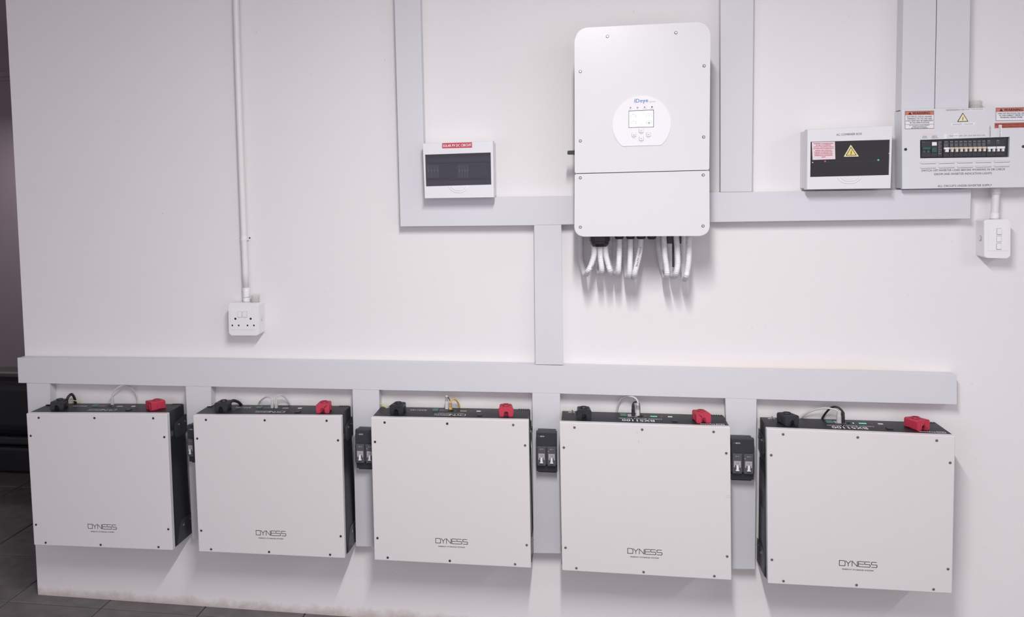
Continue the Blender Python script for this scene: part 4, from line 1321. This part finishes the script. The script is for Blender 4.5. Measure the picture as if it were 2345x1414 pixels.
for (sx, sy, r) in ((539, 730.5, .0042), (574, 730.5, .0042), (532, 745.8, .0034), (546.6, 745.8, .0034), (566.8, 745.8, .0034), (581.5, 745.8, .0034)):
    lathe('pin_hole', at(sx, sy, YK - .0012), [(r, 0), (r * .9, 0.0003)], HOLE, sk, n=12)
ksx = at(601, 730, -.025)
xr = max(cn.x + (p[0] - cn.x) * .985 for p in cq)
lathe('knockout', (xr - .0004, -.028, at(600, 730, -.028).z), [(0.0090, 0), (0.0090, 0.0004)], GREYL, sk, ax='x', n=16, sgn=1)
lathe('knockout_disc', (xr, -.028, at(600, 730, -.028).z), [(0.0082, 0), (0.0080, 0.0008)], WPL2, sk, ax='x', n=16, sgn=1)
zt_s = max(p[1] for p in cq)
fitting(sk, at(585, 690, -.03).x, -0.030, zt_s - .003, 0.030, 0.0165)

# conduit pipe to the socket
pc = thing('conduit_pipe', 'long white conduit pipe dropping from the ceiling to the double socket', 'conduit', at(565, 690, -.02))
P = [at(538.5, -60, -.016), at(541, 40, -.016), at(546.5, 220, -.016), at(553, 400, -.016), at(558.5, 545, -.016), at(563, 660, -.018)]
tube('pipe', P, 0.0115, PIPE, pc, n=16, step=0.05)
tube('coupler', [at(563.2, 659, -.018), at(564, 675, -.018), at(564.6, 681, -.018)], 0.0132, WPL, pc, n=16, step=0.02)
pb = at(564.8, 690, -.018); pb.z = zt_s - .001
tube('coupler_nut', [at(564.6, 681.5, -.018), pb.lerp(at(564.6, 681.5, -.018), .5), pb], 0.0142, WPL, pc, n=16, step=0.02)
A_ = at(558.6, 546, -.016)
zc_ = A_.z; hh = 0.0082
bm = bmesh.new()
ro = 0.0128
out = [(A_.x - .0235, -.0003), (A_.x - .0235, -.003), (A_.x - ro - .001, -.003)] + [(A_.x + ro * math.cos(a), -.016 - ro * math.sin(a)) for a in [math.pi - math.pi * i / 10 for i in range(11)]] + [(A_.x + ro + .001, -.003), (A_.x + .0235, -.003), (A_.x + .0235, -.0003)]
A1 = [bm.verts.new((x, y, zc_ - hh)) for x, y in out]; B1 = [bm.verts.new((x, y, zc_ + hh)) for x, y in out]
bm.faces.new(A1); bm.faces.new(B1[::-1])
for i in range(len(out)): bm.faces.new((A1[i], A1[(i + 1) % len(out)], B1[(i + 1) % len(out)], B1[i]))
sd = link_bm('saddle_clamp', bm, WPL, pc)
for s in (-1, 1): lathe('screw', (A_.x + s * .0180, -.003, zc_), [(0.0034, 0), (0.0030, 0.0012)], SCREWD, sd, n=10)

# ------------------------------------------------------------------ triple switch, right
sw = thing('light_switch', 'white triple rocker switch box below the distribution board on the right', 'switch', (at(2284, 591, YK).x, 0, at(2284, 591, YK).z))
sq4 = [(2254, 591), (2313.6, 592), (2314.2, 502.4), (2253.4, 503.4)]
fp = prism('face_plate', roundpoly(pxpoly(sq4, YK), 0.008, 5), YK, YK + .012, WPL, sw, bev=0.0042, seg=3)
cq = pxpoly(sq4, YK)
cn = Vector((sum(p[0] for p in cq) / 4, sum(p[1] for p in cq) / 4))
prism('back_box', roundpoly([tuple(cn + (Vector(p) - cn) * .985) for p in cq], 0.006, 4), YK + .0122, -0.0005, WPL, sw)
prism('module_plate', pxpoly([(2263.2, 574.6), (2309.5, 575), (2310, 520), (2263.8, 520.6)], YK), YK - .0012, YK + .001, WPL, fp, bev=0.0006)
for i, (sx, sy) in enumerate(((2287.6, 530.4), (2287.2, 547.6), (2286.9, 564.6))):
    prism('rocker_gap', roundpoly(pxpoly([(sx - 6.0, sy + 7.6), (sx + 5.8, sy + 7.7), (sx + 6.0, sy - 7.6), (sx - 5.8, sy - 7.5)], YK), 0.0018, 3), YK - .0015, YK - .001, GREYL, sw)
    prism('rocker', roundpoly(pxpoly([(sx - 5.4, sy + 6.6), (sx + 5.2, sy + 6.7), (sx + 5.4, sy - 6.6), (sx - 5.2, sy - 6.5)], YK), 0.0016, 3), YK - (.0045 if i != 1 else .0028), YK - .0015, WPL, sw, bev=0.0012)
xl = min(cn.x + (p[0] - cn.x) * .985 for p in cq)
zk = at(2244, 546, -.03).z
lathe('knockout', (xl + .0004, -.032, zk), [(0.0090, 0), (0.0090, 0.0004)], GREYL, sw, ax='x', n=16, sgn=-1)
lathe('knockout_disc', (xl, -.032, zk), [(0.0082, 0), (0.0080, 0.0008)], WPL2, sw, ax='x', n=16, sgn=-1)
ps = thing('conduit_pipe', 'short white conduit pipe between the distribution board and the switch box', 'conduit', at(2279, 500, -.03))
dbb = at(2279, 430, YD); zsw = max(p[1] for p in cq)
xp = at(2279, 470, -.030).x
zdb = at(2279, 430, YD).z + .012
tube('pipe', [(xp, -.030, zdb - .013), (xp + .0004, -.030, (zdb + zsw) / 2), (xp - .002, -.030, zsw - .001)], 0.0115, PIPE, ps, n=16, step=0.05)
tube('coupler', [(xp, -.030, zdb - .0125), (xp, -.030, zdb - .025), (xp, -.030, zdb - .034)], 0.0140, WPL, ps, n=16, step=0.02)
tube('coupler', [(xp - .002, -.030, zsw - .0005), (xp - .0015, -.030, zsw + .010), (xp - .001, -.030, zsw + .020)], 0.0134, WPL, ps, n=16, step=0.02)
